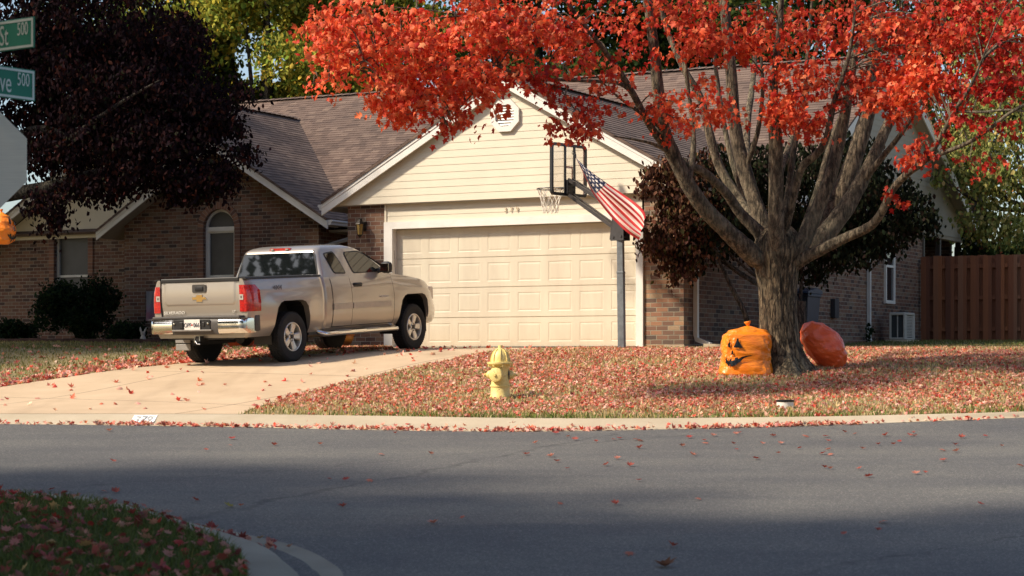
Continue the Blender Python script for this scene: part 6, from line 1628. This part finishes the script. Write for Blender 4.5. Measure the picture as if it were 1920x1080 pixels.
# near corner
def cn_fn(x,y): return .25+.75*pn(x*2.2,y*2.2,1.0)**1.2
X,Y=fill(CORNP,1700,-5.2,-1.2,8,17,cn_fn)
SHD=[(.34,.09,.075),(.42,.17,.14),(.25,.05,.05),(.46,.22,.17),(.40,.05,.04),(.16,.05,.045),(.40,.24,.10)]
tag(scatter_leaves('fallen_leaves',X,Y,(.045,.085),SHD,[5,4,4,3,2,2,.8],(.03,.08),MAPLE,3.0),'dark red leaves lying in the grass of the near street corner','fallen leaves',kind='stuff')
nf=np.array(NFs); nl=np.array(NLs); N=230; ii=rng.integers(18,72,N); tq=rng.normal(.40,.13,N); q=nf[ii]+(nl[ii]-nf[ii])*np.clip(tq,.02,.95)[:,None]+rng.normal(0,.05,(N,2))
w=np.array([1.0 if 34<i<62 else .35 for i in ii]); kp=rng.random(N)<w; q=q[kp]
tag(scatter_leaves('fallen_leaves',q[:,0],q[:,1],(.045,.085),SHD,[5,4,4,3,2,2,.8],(.02,.05),MAPLE,3.0),'red leaves caught in the near corner gutter','fallen leaves',kind='stuff')
# single leaves on the asphalt
def one_leaf(cols,curl,seed):
    V,T=MAPLE; V=V.copy(); rr=np.random.default_rng(seed); V[:,2]=V[:,2]*curl+.12*V[:,0]*V[:,1]+.10*np.abs(V[:,0])
    me=bpy.data.meshes.new('fallen_leaf'); me.from_pydata([tuple(v) for v in V],[],[tuple(t) for t in T]); ca=me.color_attributes.new('col','FLOAT_COLOR','POINT')
    for i in range(len(V)): ca.data[i].color=(*cols,1)
    me.materials.append(M['dry_leaf']); return me
LM=[one_leaf(c,k,i) for i,(c,k) in enumerate((((.40,.11,.085),-1.5),((.50,.20,.15),-2.2),((.33,.06,.05),-1.0),((.46,.16,.11),1.4),((.36,.09,.07),-2.6)))]
def road_leaf(px,py,me,label,group,sz=None):
    q=hit(px,py,RD); o=bpy.data.objects.new('fallen_leaf',me); COL.objects.link(o); s=sz or random.uniform(.05,.085)
    o.location=(q.x,q.y,surf(q.x,q.y)+.012); o.scale=(s,s,s); o.rotation_euler=(random.uniform(-.35,.35),random.uniform(-.35,.35),random.uniform(0,6.28)); tag(o,label,'leaf',group)
fixed=[(212,867),(205,809),(435,824),(432,837),(514,836),(387,846),(600,835),(648,902),(714,854),(741,814),(751,806),(808,853),(95,921),(196,924),(217,925),(368,941),(451,951),(618,901),(694,904),(643,952),(866,975),(813,983),(1063,881),(1051,947),(1155,947),(1135,874),(1157,862),(1198,903),(1309,938),(1181,875),(1460,852),(1557,881),(1628,896),(1657,981),(1646,997),(1582,1005),(1718,890),(1838,948),(1180,1041),(1262,1026),(1553,829),(1430,834),(1417,862),(1558,854),(1647,835),(1706,818),(1793,848),(1848,820),(1914,875),(1735,889),(1770,865),(1300,855),(1292,822),(1193,826),(1118,830),(1079,826),(1033,857),(1498,843),(1603,815),(1375,834),(1584,812)]
for i,(x,y) in enumerate(fixed): road_leaf(x,y,LM[i%5],'dry red maple leaf lying alone on the grey asphalt','single leaves on the road')
for i in range(34): road_leaf(random.uniform(980,1900),812+abs(random.gauss(0,30)),LM[i%5],'dry red maple leaf lying alone on the grey asphalt','single leaves on the road',random.uniform(.05,.09))
road_leaf(1247,1063,one_leaf((.16,.065,.03),-2.5,9),'curled brown leaf on the asphalt at the bottom of the picture',None,.13)
road_leaf(430,952,one_leaf((.45,.42,.16),-1.5,10),'pale yellow leaf on the asphalt near the grassy corner',None,.09)
# grass
def grass(name,X,Y,h,w,cols,wts,label,lean=.35):
    N=len(X); p=on_ground(X,Y,(0,.001)); a=rng.uniform(0,6.28,N); hh=rng.uniform(h[0],h[1],N); ww=rng.uniform(w[0],w[1],N)
    dx,dy=np.cos(a),np.sin(a); ln=rng.normal(0,lean,(N,2))
    V=np.zeros((N,5,3)); V[:,0]=p-np.stack([dx*ww,dy*ww,0*ww],1); V[:,1]=p+np.stack([dx*ww,dy*ww,0*ww],1)
    mid=p+np.stack([ln[:,0]*hh*.35,ln[:,1]*hh*.35,hh*.6],1); V[:,2]=mid+np.stack([dx*ww*.7,dy*ww*.7,0*ww],1); V[:,3]=mid-np.stack([dx*ww*.7,dy*ww*.7,0*ww],1)
    V[:,4]=p+np.stack([ln[:,0]*hh,ln[:,1]*hh,hh*.95],1)
    T=np.array([(0,1,2),(0,2,3),(3,2,4)]); f=(T[None]+(np.arange(N)*5)[:,None,None]).reshape(-1,3); co=V.reshape(-1,3)
    me=bpy.data.meshes.new(name); me.vertices.add(len(co)); me.vertices.foreach_set('co',co.ravel().astype(np.float32)); me.loops.add(f.size); me.loops.foreach_set('vertex_index',f.ravel().astype(np.int32)); me.polygons.add(len(f)); me.polygons.foreach_set('loop_start',np.arange(0,f.size,3,dtype=np.int32)); me.update(calc_edges=True)
    ca=me.color_attributes.new('col','FLOAT_COLOR','POINT'); cc=np.ones((N,5,4)); cc[:,:,:3]=palette(cols,wts,N,.25)[:,None,:]; ca.data.foreach_set('color',cc.ravel().astype(np.float32))
    return tag(link_mesh(name,me,M['blade']),label,'grass',kind='stuff')
TAN=[(.58,.43,.22),(.46,.35,.16),(.66,.52,.30),(.32,.30,.11),(.17,.19,.055)]
X,Y=fill(LAWNP,90000,-3.8,11.5,22,38,None,(DRIVEP,)); grass('grass',X,Y,(.025,.065),(.004,.009),TAN,[5,5,4,3,1.5],'short straw coloured grass of the front lawn')
def ge_fn(x,y): return math.exp(-max(0,y-KBe(x)-.05)/.16)*(.15+.85*pn(x*.9,3,1))
X,Y=fill(LAWNP,1800,-3.6,6.5,22.3,25.5,ge_fn,(DRIVEP,)); grass('grass',X,Y,(.03,.085),(.004,.008),[(.14,.20,.04),(.20,.24,.06),(.10,.15,.03)],[4,3,3],'fringe of greener grass along the far kerb')
X,Y=fill(LAWNP,26000,-12.5,-3.4,25,42.5,None,(DRIVEP,)); grass('grass',X,Y,(.02,.06),(.005,.011),[(.32,.27,.10),(.22,.21,.07),(.12,.15,.04),(.38,.32,.15)],[4,4,3,2],'thin grass of the left lawn beside the driveway')
X,Y=fill(LAWNP,12000,4,13,33,44,None); grass('grass',X,Y,(.03,.07),(.006,.012),[(.10,.13,.035),(.16,.16,.05),(.22,.20,.08)],[4,3,2],'dark grass in the shade below the fence')
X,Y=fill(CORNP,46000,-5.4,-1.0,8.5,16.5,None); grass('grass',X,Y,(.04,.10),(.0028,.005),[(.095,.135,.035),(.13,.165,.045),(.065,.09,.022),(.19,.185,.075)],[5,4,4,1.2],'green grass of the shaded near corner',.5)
# ------------------------------------------------------------------ light, sky, camera
def aim(v): return Vector(v).to_track_quat('Z','Y').to_euler()
EL=R(SUN_EL); sx_,sy__=SUN_DIR; l_=math.hypot(sx_,sy__); sdir=Vector((sx_/l_*math.cos(EL),sy__/l_*math.cos(EL),math.sin(EL)))
sl=bpy.data.lights.new('sun','SUN'); sl.energy=SUN_E; sl.angle=R(SUN_ANG); sl.color=(1.0,.865,.69)
so=bpy.data.objects.new('sun',sl); COL.objects.link(so); so.rotation_euler=aim(sdir); so.location=(-30,-10,30)
W=bpy.data.worlds.new('World'); S.world=W; W.use_nodes=True; nt=W.node_tree; nt.nodes.clear()
sk=nt.nodes.new('ShaderNodeTexSky'); sk.sky_type='NISHITA'; sk.sun_disc=False; sk.sun_elevation=EL; sk.sun_rotation=math.atan2(sdir.x,sdir.y); sk.air_density=1.0; sk.dust_density=2.0; sk.ozone_density=.6
bg=nt.nodes.new('ShaderNodeBackground'); bg.inputs[1].default_value=SKY; ou=nt.nodes.new('ShaderNodeOutputWorld')
nt.links.new(sk.outputs[0],bg.inputs[0]); nt.links.new(bg.outputs[0],ou.inputs[0])
cd=bpy.data.cameras.new('camera'); co=bpy.data.objects.new('camera',cd); COL.objects.link(co); co.location=(0,0,CAMZ); co.rotation_euler=(R(90),0,0)
cd.sensor_width=36; cd.lens=F/1920*36; cd.shift_y=(HZ-540)/1920; cd.clip_start=.1; cd.clip_end=2000
cd.dof.use_dof=True; cd.dof.focus_distance=30.5; cd.dof.aperture_fstop=4.0
S.camera=co
v=S.view_settings; v.view_transform='Standard'; v.look='None'; v.gamma=1; v.use_curve_mapping=False; v.exposure=EXPO
S.cycles.use_denoising=True; S.cycles.max_bounces=8; S.cycles.transparent_max_bounces=12; S.cycles.caustics_reflective=False; S.cycles.caustics_refractive=False
try: S.cycles.denoising_prefilter='ACCURATE'; S.cycles.denoising_input_passes='RGB_ALBEDO_NORMAL'
except Exception: pass
